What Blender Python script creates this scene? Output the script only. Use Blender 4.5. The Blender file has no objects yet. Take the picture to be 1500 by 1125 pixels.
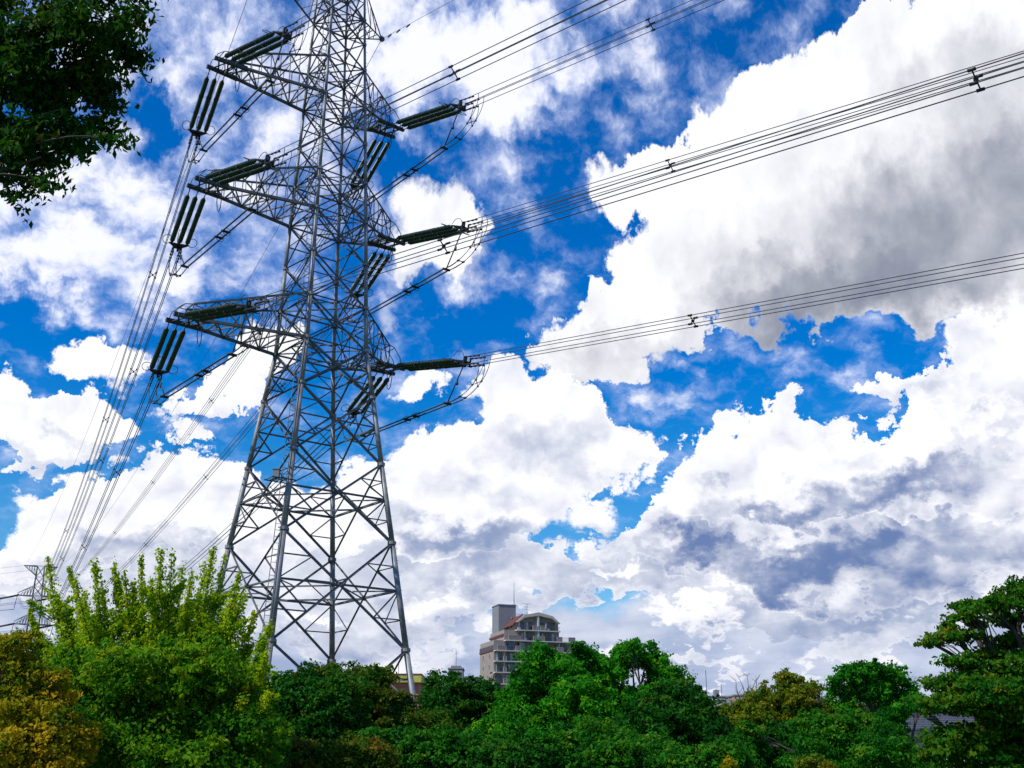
import bpy, math, random
import numpy as np
from mathutils import Vector, Matrix, Quaternion
R = math.radians
scn = bpy.context.scene
col = scn.collection

# ------------------------------------------------------------------ camera
CAMZ = 1.6
FPX, PITCH = 1694.3, 0.3246
cd = bpy.data.cameras.new('camera'); cam = bpy.data.objects.new('camera', cd); col.objects.link(cam)
cd.sensor_width = 36; cd.lens = FPX / 1500 * 36; cd.clip_start = 0.1; cd.clip_end = 8000
cam.location = (0, 0, CAMZ); cam.rotation_euler = (math.pi / 2 + PITCH, 0, 0)
scn.camera = cam
scn.render.resolution_x = 1024; scn.render.resolution_y = 768

def ray(px, py):
    u = (px - 750) / FPX; v = -(py - 562.5) / FPX
    cp, sp = math.cos(PITCH), math.sin(PITCH)
    return np.array([u, cp - v * sp, sp + v * cp])
def at(px, py, Y):                       # world point at depth Y along that line of sight
    d = ray(px, py); d = d * (Y / d[1]); return np.array([d[0], d[1], d[2] + CAMZ])

# ------------------------------------------------------------------ exposure
scn.view_settings.view_transform = 'Standard'; scn.view_settings.look = 'None'
scn.view_settings.exposure = 0; scn.view_settings.gamma = 1

# ------------------------------------------------------------------ sun
SUN_AZ, SUN_EL = R(-125), R(48)           # azimuth from +Y towards +X
sd = bpy.data.lights.new('sun', 'SUN'); sun = bpy.data.objects.new('sun', sd); col.objects.link(sun)
sd.energy = 4.2; sd.angle = R(0.5); sd.color = (1, .96, .88)
sv = Vector((math.sin(SUN_AZ) * math.cos(SUN_EL), math.cos(SUN_AZ) * math.cos(SUN_EL), math.sin(SUN_EL)))
sun.rotation_euler = sv.to_track_quat('Z', 'Y').to_euler()

# ------------------------------------------------------------------ world: blue sky with clouds by direction
W = bpy.data.worlds.new('World'); scn.world = W; W.use_nodes = True
nt = W.node_tree; nt.nodes.clear()
def N(t, **k):
    n = nt.nodes.new(t)
    for a, b in k.items(): setattr(n, a, b)
    return n
def L(a, b): nt.links.new(a, b)
def setin(s, v):
    if hasattr(v, 'is_linked') or hasattr(v, 'links'): L(v, s)
    else: s.default_value = v
def M(op, a, b=0.0, c=None, clamp=False):
    n = N('ShaderNodeMath', operation=op, use_clamp=clamp)
    setin(n.inputs[0], a); setin(n.inputs[1], b)
    if c is not None: setin(n.inputs[2], c)
    return n.outputs[0]
def VM(op, a, b=(0, 0, 0)):
    n = N('ShaderNodeVectorMath', operation=op); setin(n.inputs[0], a)
    if op == 'SCALE': setin(n.inputs['Scale'], b)
    else: setin(n.inputs[1], b)
    return n.outputs[0]
def NOI(vec, scale, detail, rough, typ='FBM', lac=2.0):
    n = N('ShaderNodeTexNoise', noise_dimensions='2D', noise_type=typ)
    L(vec, n.inputs['Vector']); n.inputs['Scale'].default_value = scale
    n.inputs['Detail'].default_value = detail; n.inputs['Roughness'].default_value = rough
    n.inputs['Lacunarity'].default_value = lac
    return n
def SM(x, a, b, c=0.0, d=1.0):
    n = N('ShaderNodeMapRange', interpolation_type='SMOOTHSTEP')
    setin(n.inputs[0], x); n.inputs[1].default_value = a; n.inputs[2].default_value = b
    n.inputs[3].default_value = c; n.inputs[4].default_value = d
    return n.outputs[0]
def MIXC(f, a, b):
    n = N('ShaderNodeMix', data_type='RGBA')
    setin(n.inputs[0], f); setin(n.inputs[6], a); setin(n.inputs[7], b)
    return n.outputs[2]
tc = N('ShaderNodeTexCoord'); D0 = tc.outputs['Generated']
sep = N('ShaderNodeSeparateXYZ'); L(D0, sep.inputs[0])
az = M('MULTIPLY', M('ARCTAN2', sep.outputs[0], sep.outputs[1]), 57.2958)
el = M('MULTIPLY', M('ARCSINE', sep.outputs[2]), 57.2958)
cmb = N('ShaderNodeCombineXYZ'); L(az, cmb.inputs[0]); L(el, cmb.inputs[1]); P0 = cmb.outputs[0]
fl2 = N('ShaderNodeCombineXYZ'); L(M('DIVIDE', az, 31.0), fl2.inputs[0]); L(M('LOGARITHM', M('ADD', M('MAXIMUM', el, -5.0), 12.0), 2.71828), fl2.inputs[1]); F0 = fl2.outputs[0]
w1 = NOI(F0, 4.0, 3, .5).outputs['Color']; w2 = NOI(F0, 15, 5, .62).outputs['Color']
off = VM('ADD', VM('SCALE', VM('SUBTRACT', w1, (.5, .5, .5)), 4.5), VM('SCALE', VM('SUBTRACT', w2, (.5, .5, .5)), 4.2))
P1 = VM('ADD', P0, off)
def px2ae(x, y):
    d = ray(x, y); d = d / np.linalg.norm(d)
    return math.degrees(math.atan2(d[0], d[1])), math.degrees(math.asin(d[2]))
def blobs(P, lst):
    acc = None; rotd = {}
    for (x, y, rx, ry, rot, w) in lst:
        a, e = px2ae(x, y); q = int(round(rot / 10.0)) * 10; co, si = math.cos(R(q)), math.sin(R(q))
        if q not in rotd:
            if q == 0: rotd[q] = P
            else:
                m = N('ShaderNodeVectorRotate', rotation_type='Z_AXIS'); L(P, m.inputs['Vector']); m.inputs['Angle'].default_value = -R(q); rotd[q] = m.outputs[0]
        c = math.cos(R(e)); k = 29.6; sx, sy = k * c / rx, k / ry
        ar, er = a * co + e * si, -a * si + e * co
        v = N('ShaderNodeVectorMath', operation='MULTIPLY_ADD'); L(rotd[q], v.inputs[0]); v.inputs[1].default_value = (sx, sy, 0); v.inputs[2].default_value = (-ar * sx, -er * sy, 0)
        ln = N('ShaderNodeVectorMath', operation='DOT_PRODUCT'); L(v.outputs[0], ln.inputs[0]); L(v.outputs[0], ln.inputs[1])
        acc = M('MULTIPLY_ADD', M('SUBTRACT', 1.0, ln.outputs['Value'], clamp=True), w, acc if acc is not None else 0.0)
    return acc
FW = VM('ADD', F0, VM('SCALE', VM('SUBTRACT', w2, (.5, .5, .5)), .03))
def puff(F, d):
    n1 = NOI(F, 5.5, 4 + d, .50).outputs['Fac']
    v = N('ShaderNodeTexVoronoi', voronoi_dimensions='2D', feature='F1'); L(F, v.inputs['Vector'])
    v.inputs['Scale'].default_value = 13.0; v.inputs['Detail'].default_value = d; v.inputs['Roughness'].default_value = .55
    v.normalize = True
    d2 = M('MULTIPLY', v.outputs['Distance'], v.outputs['Distance'])
    return M('ADD', M('MULTIPLY', M('SUBTRACT', n1, .5), 1.4), M('MULTIPLY', M('SUBTRACT', .18, d2), 1.0))
pA = puff(FW, 3.0); pB = puff(VM('ADD', FW, (-.016, .034, 0)), 2.0)
rel = M('MAXIMUM', M('MINIMUM', M('SUBTRACT', pB, pA), .35), -.35)
fine = NOI(FW, 7, 7, .55).outputs['Fac']; fc = M('SUBTRACT', fine, .5)
bs = N('ShaderNodeMapping'); L(FW, bs.inputs['Vector']); bs.inputs['Scale'].default_value = (.55, 2.6, 1)
band = M('SUBTRACT', NOI(bs.outputs[0], 5, 7, .55).outputs['Fac'], .5)
# the blue
sky = N('ShaderNodeTexSky', sky_type='NISHITA'); sky.sun_disc = False
sky.sun_elevation = SUN_EL; sky.sun_rotation = SUN_AZ; sky.air_density = 1.0; sky.dust_density = .3; sky.ozone_density = 2.5
hs = N('ShaderNodeHueSaturation'); L(sky.outputs[0], hs.inputs['Color']); hs.inputs['Saturation'].default_value = 1.55; hs.inputs['Value'].default_value = 1.38
skyc = MIXC(SM(el, 6, 24), hs.outputs[0], VM('MULTIPLY', hs.outputs[0], (.3, .86, 1.12)))
# high mottled sheet in the upper left: thin, the blue shows through
MOTT = [(60,320,250,140,0,1.25),(330,60,280,125,0,1.35),(200,330,160,80,0,.3),(630,80,210,130,0,2.1),(430,240,160,120,0,1.2),(350,400,140,90,0,1.1),(100,400,190,70,0,1.0),(760,40,170,100,0,1.1),(760,190,130,110,30,.8),(850,100,130,90,30,.6),(60,60,180,90,0,1.1),(200,260,180,80,0,.9),(1010,90,170,90,-20,.55),(1230,540,190,26,0,.5),(980,590,70,24,0,.5),(1010,535,24,20,40,.8),(560,560,60,60,0,.6),(700,390,60,60,0,.6),
 (225,155,60,40,-50,-1.5),(20,460,130,70,0,-1.3),(590,255,60,50,0,-1.2),(250,345,50,34,0,-.4),(690,470,120,50,0,-.8),(820,240,60,70,0,-.5)]
sxm = N('ShaderNodeMapping'); L(FW, sxm.inputs['Vector']); sxm.inputs['Rotation'].default_value = (0, 0, R(-12)); sxm.inputs['Scale'].default_value = (.75, 1.25, 1)
st = NOI(sxm.outputs[0], 15, 8, .60).outputs['Fac']
mo = M('ADD', M('MULTIPLY', blobs(P1, MOTT), .62), M('MULTIPLY', M('SUBTRACT', st, .505), 3.2))
veil = M('MULTIPLY', SM(mo, -.25, 1.35), .95)
skyc = MIXC(veil, skyc, MIXC(SM(M('ADD', mo, fc), .1, 1.5), (4.9, 6.1, 9.6, 1), (10.3, 10.4, 11.4, 1)))
WHT = (10.7, 10.7, 11.1, 1)
def layer(base, lst, greys, dark, amp=.55, soft=.26, relk=1.5, finek=.40, thr=.40, b0=.12, lit=WHT, extra=None, rim=.35):
    f = blobs(P1, lst)
    if extra is not None: f = M('ADD', f, extra)
    f = M('ADD', M('MINIMUM', f, 1.25), M('MULTIPLY', pA, amp))
    m = SM(f, thr, thr + soft)
    sh = M('ADD', M('MULTIPLY', rel, relk), M('MULTIPLY_ADD', fc, finek * 2, b0 + .10))
    if greys: sh = M('ADD', sh, blobs(P1, greys))
    sh = M('SUBTRACT', sh, M('MULTIPLY', SM(f, thr + .45, thr), rim))
    return MIXC(m, base, MIXC(SM(sh, -.26, 1.75), lit, dark))
DB = (1.5, 2.3, 4.6, 1); MB_ = (2.7, 3.5, 5.6, 1); GR_ = (2.3, 2.6, 3.5, 1)
# far band over the horizon
hz = MIXC(SM(M('ADD', M('ADD', M('MULTIPLY', band, 1.5), M('MULTIPLY_ADD', rel, .7, M('MULTIPLY', fc, 1.3))), SM(el, 9, 3, -.1, .15)), -.5, .6), (6.9, 7.4, 8.8, 1), (3.6, 4.5, 6.7, 1))
skyc = MIXC(SM(M('ADD', M('MULTIPLY', el, -.16), M('MULTIPLY', pA, .5)), -1.42, -1.12), skyc, hz)
# low banks, back to front
skyc = layer(skyc, [(120,850,220,60,0,1),(250,930,140,30,0,.9),(560,960,160,30,0,.8),(850,960,120,24,0,.8),(1280,950,150,28,0,.9),(760,1000,120,20,0,.7),(1050,975,120,18,0,.7),(330,840,260,90,0,1.2),(520,860,160,110,0,1),(680,850,180,90,0,1.1),(860,850,180,60,0,1.0),(1100,880,260,50,0,1),(1350,860,260,90,0,1.1)],
             [(200,850,240,40,0,.4),(480,930,200,40,0,.4),(700,830,160,40,0,.5),(900,860,160,30,0,.4),(1150,900,220,40,0,.5),(1400,880,200,50,0,.5)], MB_, b0=.52, relk=1.2, finek=.45)
skyc = layer(skyc, [(1000,905,95,24,10,1.1),(1300,860,90,26,20,1.0),(620,885,80,20,0,1.0),(880,855,50,17,0,.9),(1060,918,60,18,0,.9),(470,900,70,20,0,.8),(740,905,60,14,0,.7)],
             [(1010,935,140,22,0,.7),(1310,895,120,22,0,.7),(630,910,100,20,0,.7),(470,930,90,20,0,.6)], MB_, b0=.06, soft=.5)
skyc = layer(skyc, [(180,760,170,75,0,1.3),(260,720,120,60,20,1.2),(330,770,120,80,0,1.1),(60,820,140,34,0,1.0),(440,760,110,80,0,.9),(540,760,90,80,0,.9)],
             [(180,825,180,36,0,.9),(400,820,130,40,0,.6),(60,850,110,20,0,.6)], MB_, b0=-.02)
skyc = layer(skyc, [(1150,800,340,70,0,1.3),(1000,790,150,50,0,1.1),(1350,800,240,110,0,1.3),(1180,740,260,70,0,1.2),(1460,760,140,140,0,1.2)],
             [(1110,822,280,38,4,1.0),(1330,860,220,60,0,.6),(1000,800,120,30,0,.6),(1450,800,120,60,0,.5),(1280,765,160,34,20,.4)], DB, b0=.24, relk=1.9, finek=.45)
skyc = layer(skyc, [(770,600,120,75,0,1.4),(715,690,165,75,0,1.3),(860,650,120,70,-20,1.2),(930,650,60,40,30,.8),(640,760,180,70,0,1.2),(760,760,140,60,0,1.0)],
             [(740,795,170,40,0,1.2),(640,770,130,30,0,.6),(770,660,110,40,0,.55),(880,690,90,30,0,.4),(700,720,110,24,0,.3)], MB_, b0=-.02, relk=1.5)
skyc = layer(skyc, [(1130,622,75,50,0,1.3),(1060,685,150,55,30,1.2),(1220,665,110,66,0,1.4),(1370,650,150,90,30,1.5),(1460,660,180,120,0,1.4),(1180,715,230,56,0,1.2)],
             [(1240,725,200,42,10,1.0),(1100,735,120,30,0,.6),(1360,700,160,46,25,.6),(1240,655,70,24,0,.4),(1450,600,90,36,20,.35),(1480,720,90,60,0,.5)], DB, b0=-.02, relk=1.5)
skyc = layer(skyc, [(1470,540,120,110,40,1.4),(1300,568,80,24,0,1.1),(1400,585,110,40,20,1.2),(1500,440,60,50,40,1.0)], [(1480,580,110,50,20,.5),(1330,585,100,20,0,.3)], MB_, b0=-.04)
skyc = layer(skyc, [(80,630,140,48,0,1.4),(30,600,80,36,0,.9),(150,520,80,50,0,1.1),(180,560,60,40,0,.6),(340,565,110,30,40,1.0),(290,640,36,20,0,.9),(380,505,50,40,0,.8),(620,560,60,34,0,.9)], [(90,665,140,20,0,.6),(150,560,70,20,0,.3),(340,590,90,20,40,.4)], MB_, b0=-.08, soft=.3, amp=.6)
skyc = layer(skyc, [(640,330,100,90,0,1.3),(600,390,70,50,0,.8),(690,320,50,60,0,.6),(560,460,50,50,0,.6),(720,370,50,60,0,.45)], [(640,400,90,24,0,.3)], MB_, b0=-.06, soft=.7, amp=.8)
skyc = layer(skyc, [(1090,200,200,100,20,1.4),(980,250,110,80,0,1.2),(1250,200,240,150,0,1.5),(1420,230,230,240,0,1.6),(1470,60,250,90,0,1.4),(1300,60,100,50,20,.7),(1010,390,190,100,30,1.5),(1200,395,310,90,0,1.6),(1380,390,230,92,0,1.5),(1280,290,300,150,0,1.2),
                    (890,465,140,54,30,1.4),(845,520,90,34,0,1.1),(920,535,40,24,0,.8),(1140,320,200,90,20,1.2),],
             [(1340,350,360,150,10,.78),(1140,450,220,75,10,.5),(1450,270,240,180,0,.45),(880,515,160,50,20,.6),(1270,445,220,50,0,.4),(1440,110,160,60,0,.5),(1150,230,120,40,20,.2)], GR_, b0=-.04, relk=.6, finek=.5, soft=.42, amp=.7, rim=.25)
bg = N('ShaderNodeBackground'); L(skyc, bg.inputs['Color']); bg.inputs['Strength'].default_value = .1
wo = N('ShaderNodeOutputWorld'); L(bg.outputs[0], wo.inputs['Surface'])
W.cycles.sampling_method = 'MANUAL'; W.cycles.sample_map_resolution = 512

# ------------------------------------------------------------------ materials
def mat(name, colr, rough=.6, metal=0, noise=None, spec=.5, bump=0, nscale=3.0):
    m = bpy.data.materials.new(name); m.use_nodes = True; t = m.node_tree
    b = t.nodes['Principled BSDF']; b.inputs['Roughness'].default_value = rough; b.inputs['Metallic'].default_value = metal
    b.inputs['Specular IOR Level'].default_value = spec
    if noise:
        tcx = t.nodes.new('ShaderNodeTexCoord')
        n = t.nodes.new('ShaderNodeTexNoise'); n.inputs['Scale'].default_value = nscale; n.inputs['Detail'].default_value = 6
        t.links.new(tcx.outputs['Object'], n.inputs['Vector'])
        r = t.nodes.new('ShaderNodeValToRGB'); r.color_ramp.elements[0].position = .35; r.color_ramp.elements[1].position = .68
        r.color_ramp.elements[0].color = (*colr, 1); r.color_ramp.elements[1].color = (*noise, 1)
        t.links.new(n.outputs[0], r.inputs[0]); t.links.new(r.outputs[0], b.inputs['Base Color'])
        if bump:
            bp = t.nodes.new('ShaderNodeBump'); bp.inputs['Strength'].default_value = bump; bp.inputs['Distance'].default_value = .02
            t.links.new(n.outputs[0], bp.inputs['Height']); t.links.new(bp.outputs[0], b.inputs['Normal'])
    else: b.inputs['Base Color'].default_value = (*colr, 1)
    return m
def leafmat(name, cols, trans=.35):
    m = bpy.data.materials.new(name); m.use_nodes = True; t = m.node_tree; t.nodes.clear()
    a = t.nodes.new('ShaderNodeAttribute'); a.attribute_name = 'tint'
    r = t.nodes.new('ShaderNodeValToRGB')
    while len(r.color_ramp.elements) < len(cols): r.color_ramp.elements.new(.5)
    for i, c in enumerate(cols):
        r.color_ramp.elements[i].position = i / (len(cols) - 1); r.color_ramp.elements[i].color = (*c, 1)
    t.links.new(a.outputs['Fac'], r.inputs[0])
    d = t.nodes.new('ShaderNodeBsdfPrincipled'); d.inputs['Roughness'].default_value = .65; d.inputs['Specular IOR Level'].default_value = .08
    tr = t.nodes.new('ShaderNodeBsdfTranslucent'); mx = t.nodes.new('ShaderNodeMixShader'); mx.inputs[0].default_value = trans
    hs = t.nodes.new('ShaderNodeHueSaturation'); hs.inputs['Value'].default_value = 1.5; hs.inputs['Hue'].default_value = .49
    t.links.new(r.outputs[0], d.inputs['Base Color']); t.links.new(r.outputs[0], hs.inputs['Color']); t.links.new(hs.outputs[0], tr.inputs[0])
    t.links.new(d.outputs[0], mx.inputs[1]); t.links.new(tr.outputs[0], mx.inputs[2])
    o = t.nodes.new('ShaderNodeOutputMaterial'); t.links.new(mx.outputs[0], o.inputs[0])
    return m
STEEL = mat('galvanised_steel', (.085, .086, .084), .6, .1, (.15, .15, .145), nscale=1.2)
LEG = mat('galvanised_steel_tube', (.17, .17, .168), .5, .15, (.30, .30, .29), nscale=1.6)
STEEL_D = mat('dark_weathered_steel', (.035, .04, .04), .6, .3, (.07, .075, .075), nscale=2)
PORC = mat('green_glazed_porcelain', (.010, .034, .022), .3, 0, (.016, .055, .034), nscale=4)
WIRE = mat('aluminium_wire_weathered', (.05, .055, .058), .6, .4)
BLACK = mat('black_fittings', (.018, .02, .02), .5, .3)
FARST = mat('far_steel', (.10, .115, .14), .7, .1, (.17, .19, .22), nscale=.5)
BARK = mat('bark', (.045, .035, .025), .9, 0, (.09, .07, .055), bump=.5, nscale=9)
WALL = mat('grey_brown_tile_wall', (.28, .23, .19), .75, 0, (.34, .28, .235), nscale=.8)
WALLS = mat('beige_render', (.46, .40, .33), .8, 0, (.52, .46, .38), nscale=.8)
PANEL = mat('mauve_brown_balcony_panel', (.22, .165, .165), .7, 0, (.26, .20, .195), nscale=2)
TRIM = mat('cream_slab_edge', (.55, .53, .48), .7, 0, (.62, .60, .54), nscale=2)
REDR = mat('red_brown_roof', (.12, .035, .025), .7, 0, (.17, .05, .033), nscale=2)
GLASS = mat('dark_window_glass', (.03, .045, .055), .12, 0, (.06, .08, .09), nscale=.7)
CURT = mat('pale_curtain', (.5, .5, .48), .8)
RAIL = mat('grey_railing', (.10, .11, .12), .5, .3)
TILE = mat('grey_roof_tile', (.06, .065, .085), .6, 0, (.10, .105, .13), nscale=5)
WHITE = mat('white_plaster', (.62, .66, .64), .8, 0, (.7, .73, .7), nscale=2)
YEL = mat('yellow_green_fascia', (.42, .40, .06), .7, 0, (.5, .47, .10), nscale=2)
BRICK = mat('salmon_brick', (.42, .14, .09), .8, 0, (.5, .19, .12), nscale=3)
GREYB = mat('grey_concrete', (.20, .20, .22), .8, 0, (.24, .235, .23), nscale=1)
BROWNB = mat('brown_wall', (.34, .20, .14), .8, 0, (.4, .25, .18), nscale=1)
CLOTH_R = mat('blue_cloth', (.05, .20, .42), .8)
GRASS = mat('ground_grass', (.05, .09, .025), .9, 0, (.09, .10, .04), nscale=.6)

# ------------------------------------------------------------------ mesh helpers
def tag(o, label=None, cat=None, group=None, kind=None):
    if label: o['label'] = label
    if cat: o['category'] = cat
    if group: o['group'] = group
    if kind: o['kind'] = kind
    return o
def empty(name, loc=(0, 0, 0)):
    o = bpy.data.objects.new(name, None); col.objects.link(o); o.location = loc; o.empty_display_size = .3; return o
class MB:
    def __init__(s): s.v = []; s.f = []; s.sm = []
    def add(s, vs, fs, smooth=False):
        n = len(s.v); s.v += [tuple(map(float, v)) for v in vs]; s.f += [tuple(i + n for i in f) for f in fs]; s.sm += [smooth] * len(fs)
    def prism(s, p, q, r0, r1=None, n=4, cap=True, smooth=None, up=None):
        p = np.array(p, float); q = np.array(q, float); r1 = r0 if r1 is None else r1
        d = q - p; l = np.linalg.norm(d)
        if l < 1e-6: return
        d /= l; u = np.array([0, 0, 1.]) if abs(d[2]) < .95 else np.array([1., 0, 0])
        if up is not None: u = np.array(up, float)
        a = np.cross(d, u); a /= np.linalg.norm(a); b = np.cross(a, d)
        th = np.arange(n) * 2 * math.pi / n + math.pi / n
        ring = [a * math.cos(t) + b * math.sin(t) for t in th]
        vs = [p + r * r0 for r in ring] + [q + r * r1 for r in ring]
        fs = [(i, (i + 1) % n, n + (i + 1) % n, n + i) for i in range(n)]
        if cap: fs += [tuple(reversed(range(n))), tuple(range(n, 2 * n))]
        s.add(vs, fs, n > 5 if smooth is None else smooth)
    def angle(s, p, q, w):               # an L-section steel member
        p = np.array(p, float); q = np.array(q, float); d = q - p; l = np.linalg.norm(d)
        if l < 1e-6: return
        d /= l; u = np.array([0, 0, 1.]) if abs(d[2]) < .95 else np.array([1., 0, 0])
        a = np.cross(d, u); a /= np.linalg.norm(a); b = np.cross(a, d); t = w * .18
        pr = [(-.5, -.5), (.5, -.5), (.5, -.5 + t / w), (-.5 + t / w, -.5 + t / w), (-.5 + t / w, .5), (-.5, .5)]
        vs = [p + (a * x + b * y) * w for x, y in pr] + [q + (a * x + b * y) * w for x, y in pr]
        fs = [(i, (i + 1) % 6, 6 + (i + 1) % 6, 6 + i) for i in range(6)] + [(0, 5, 4, 3), (0, 3, 2, 1), (6, 7, 8, 9), (6, 9, 10, 11)]
        s.add(vs, fs)
    def tube(s, pts, r, n=6, close=False, r1=None):
        pts = [np.array(p, float) for p in pts]; m = len(pts); vs = []; fs = []
        prev = None
        for i, p in enumerate(pts):
            if close: d = pts[(i + 1) % m] - pts[i - 1]
            else: d = pts[min(i + 1, m - 1)] - pts[max(i - 1, 0)]
            d = d / np.linalg.norm(d)
            if prev is None:
                u = np.array([0, 0, 1.]) if abs(d[2]) < .9 else np.array([1., 0, 0]); a = np.cross(d, u)
            else: a = prev - d * (prev @ d)
            a /= np.linalg.norm(a); prev = a; b = np.cross(d, a)
            rr = r if r1 is None else r + (r1 - r) * i / (m - 1)
            vs += [p + (a * math.cos(t) + b * math.sin(t)) * rr for t in np.arange(n) * 2 * math.pi / n]
        k = m if close else m - 1
        for i in range(k):
            o = (i + 1) % m * n
            fs += [(i * n + j, i * n + (j + 1) % n, o + (j + 1) % n, o + j) for j in range(n)]
        if not close: fs += [tuple(reversed(range(n))), tuple(range((m - 1) * n, m * n))]
        s.add(vs, fs, True)
    def box(s, lo, hi):
        x0, y0, z0 = lo; x1, y1, z1 = hi
        s.add([(x0, y0, z0), (x1, y0, z0), (x1, y1, z0), (x0, y1, z0), (x0, y0, z1), (x1, y0, z1), (x1, y1, z1), (x0, y1, z1)],
              [(0, 3, 2, 1), (4, 5, 6, 7), (0, 1, 5, 4), (1, 2, 6, 5), (2, 3, 7, 6), (3, 0, 4, 7)])
    def lathe(s, prof, n=14):            # profile (r, z) round local Z
        vs = []; fs = []
        for r, z in prof: vs += [(r * math.cos(t), r * math.sin(t), z) for t in np.arange(n) * 2 * math.pi / n]
        for i in range(len(prof) - 1): fs += [(i * n + j, i * n + (j + 1) % n, (i + 1) * n + (j + 1) % n, (i + 1) * n + j) for j in range(n)]
        fs += [tuple(reversed(range(n))), tuple(range((len(prof) - 1) * n, len(prof) * n))]
        s.add(vs, fs, True)
    def plate(s, p, n_, w, t):           # gusset plate: octagonal slab at p facing n_
        p = np.array(p, float); n_ = np.array(n_, float) / np.linalg.norm(n_)
        s.prism(p - n_ * t / 2, p + n_ * t / 2, w, n=8, smooth=False)
    def build(s, name, m, parent=None, origin=None):
        me = bpy.data.meshes.new(name)
        vs = s.v
        if origin is not None: vs = [(a - origin[0], b - origin[1], c - origin[2]) for a, b, c in vs]
        me.from_pydata(vs, [], s.f); me.polygons.foreach_set('use_smooth', s.sm); me.materials.append(m); me.update()
        o = bpy.data.objects.new(name, me); col.objects.link(o)
        if parent: o.parent = parent
        elif origin is not None: o.location = origin
        return o
def copy_tree(o, parent=None):
    c = o.copy(); col.objects.link(c)
    if parent: c.parent = parent
    for ch in list(o.children): copy_tree(ch, c)
    return c

# ------------------------------------------------------------------ ground
g = MB(); S = 3000; K = 40
gv = [(-S + 2 * S * i / K, -600 + 2 * S * j / K, 0) for j in range(K + 1) for i in range(K + 1)]
g.add(gv, [(j * (K + 1) + i, j * (K + 1) + i + 1, (j + 1) * (K + 1) + i + 1, (j + 1) * (K + 1) + i) for j in range(K) for i in range(K)])
tag(g.build('ground', GRASS), kind='structure')

# ------------------------------------------------------------------ the big lattice tower
ROT = .6617; TC = np.array([-12.32, 69.95, 0.])
AX = np.array([math.cos(ROT), math.sin(ROT), 0]); LN = np.array([-math.sin(ROT), math.cos(ROT), 0]); UP = np.array([0, 0, 1.])
ZP = [0, 1.0, 8.44, 14.79, 19.71, 24.08, 27.24, 36.38, 45.24, 52.34, 58.0]
AP = [5.45, 5.32, 4.36, 3.62, 3.02, 2.51, 2.11, 1.84, 1.54, 1.31, 1.15]
def half(z): return float(np.interp(z, ZP, AP))
def TP(sx, sy, z, a=None):
    a = half(z) if a is None else a
    return TC + AX * sx * a + LN * sy * a + UP * z
def lattice_tower(T, TPf, panels, mats, wleg, wdia, wred, red_below, ringlev, gus=True):
    CORN = [(-1, -1), (1, -1), (1, 1), (-1, 1)]
    o = T.location
    for (sx, sy) in CORN:
        m = MB(); zs = [0] + panels
        for z0, z1 in zip(zs[:-1], zs[1:]):
            m.prism(TPf(sx, sy, z0), TPf(sx, sy, z1), wleg(z0), wleg(z1), n=12)
            if gus:
                c = TPf(sx, sy, z1); m.prism(c - UP * .09, c + UP * .09, wleg(z1) * 1.45, n=12, smooth=False)
        if gus:
            z = 2.5
            out = (AX * sx - LN * sy) / 1.414
            k = 0
            while z < panels[-1]:
                dv = AX * sx if k % 2 else LN * sy
                c = TPf(sx, sy, z); m.prism(c, c + dv * (wleg(z) + .13), .011, n=4); z += .45; k += 1
        m.build('leg', LEG, T, o)
    for fi in range(4):
        A, B = CORN[fi], CORN[(fi + 1) % 4]
        nrm = AX * (A[0] + B[0]) + LN * (A[1] + B[1])
        for z0, z1 in zip(panels[:-1], panels[1:]):
            m = MB(); a0, a1, b0, b1 = TPf(*A, z0), TPf(*A, z1), TPf(*B, z0), TPf(*B, z1)
            w0 = np.linalg.norm(a0 - b0); w1_ = np.linalg.norm(a1 - b1); t = w0 / (w0 + w1_)
            zc = z0 + (z1 - z0) * t; C = a0 + (b1 - a0) * t
            wd = wdia(z0); off = nrm / np.linalg.norm(nrm) * wd * .55
            m.angle(a0 + off, b1 + off, wd); m.angle(b0 - off, a1 - off, wd)
            if gus:
                m.plate(C, nrm, wd * 1.3, wd * 1.1 + .02)
                for q in (a1, b1): m.plate(q - (q - C) * .02, nrm, wleg(z1) * 1.35 + .04, .05)
            Ac = TPf(*A, zc); Bc = TPf(*B, zc); wr = wred(z0)
            if z1 - z0 > 2.4: m.angle(Ac, Bc, wr * 1.25)
            if z0 < red_below:
                for (q0, q1, qc, cc) in ((a0, a1, Ac, A), (b0, b1, Bc, B)):
                    for e in (q1, q0):
                        mid = (e + C) / 2; lg = TPf(*cc, mid[2])
                        m.angle(mid, lg, wr); m.angle(mid, qc, wr)
            m.build('lattice_panel', mats, T, o)
    for z in ringlev:
        m = MB(); wr = wred(z) * 1.3
        P = [TPf(*c, z) for c in CORN]
        for i in range(4): m.angle(P[i], P[(i + 1) % 4], wr * 1.35)
        Mid = [(P[i] + P[(i + 1) % 4]) / 2 for i in range(4)]
        for i in range(4): m.angle(Mid[i] - UP * .05, Mid[(i + 1) % 4] - UP * .05, wr)
        if z < 20:
            for i in range(4):
                m.angle(P[i] - UP * .03, (Mid[i] + Mid[i - 1]) / 2, wr * .8)
        else: m.angle(P[0] - UP * .08, P[2] - UP * .08, wr); m.angle(P[1] + UP * .05, P[3] + UP * .05, wr)
        m.build('ring_brace', mats, T, o)
T = empty('lattice_tower', tuple(TC))
tag(T, 'tall grey steel lattice power tower with three pairs of crossarms rising above the trees', 'power tower')
panels = [1.0, 8.44, 14.79, 19.71, 24.08, 27.24, 30.2, 33.3, 36.38, 39.3, 42.3, 45.24, 48.2, 50.3, 52.34, 55.2, 58.0]
def xc(z0, z1):
    return z0 + (z1 - z0) * half(z0) / (half(z0) + half(z1))
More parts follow.
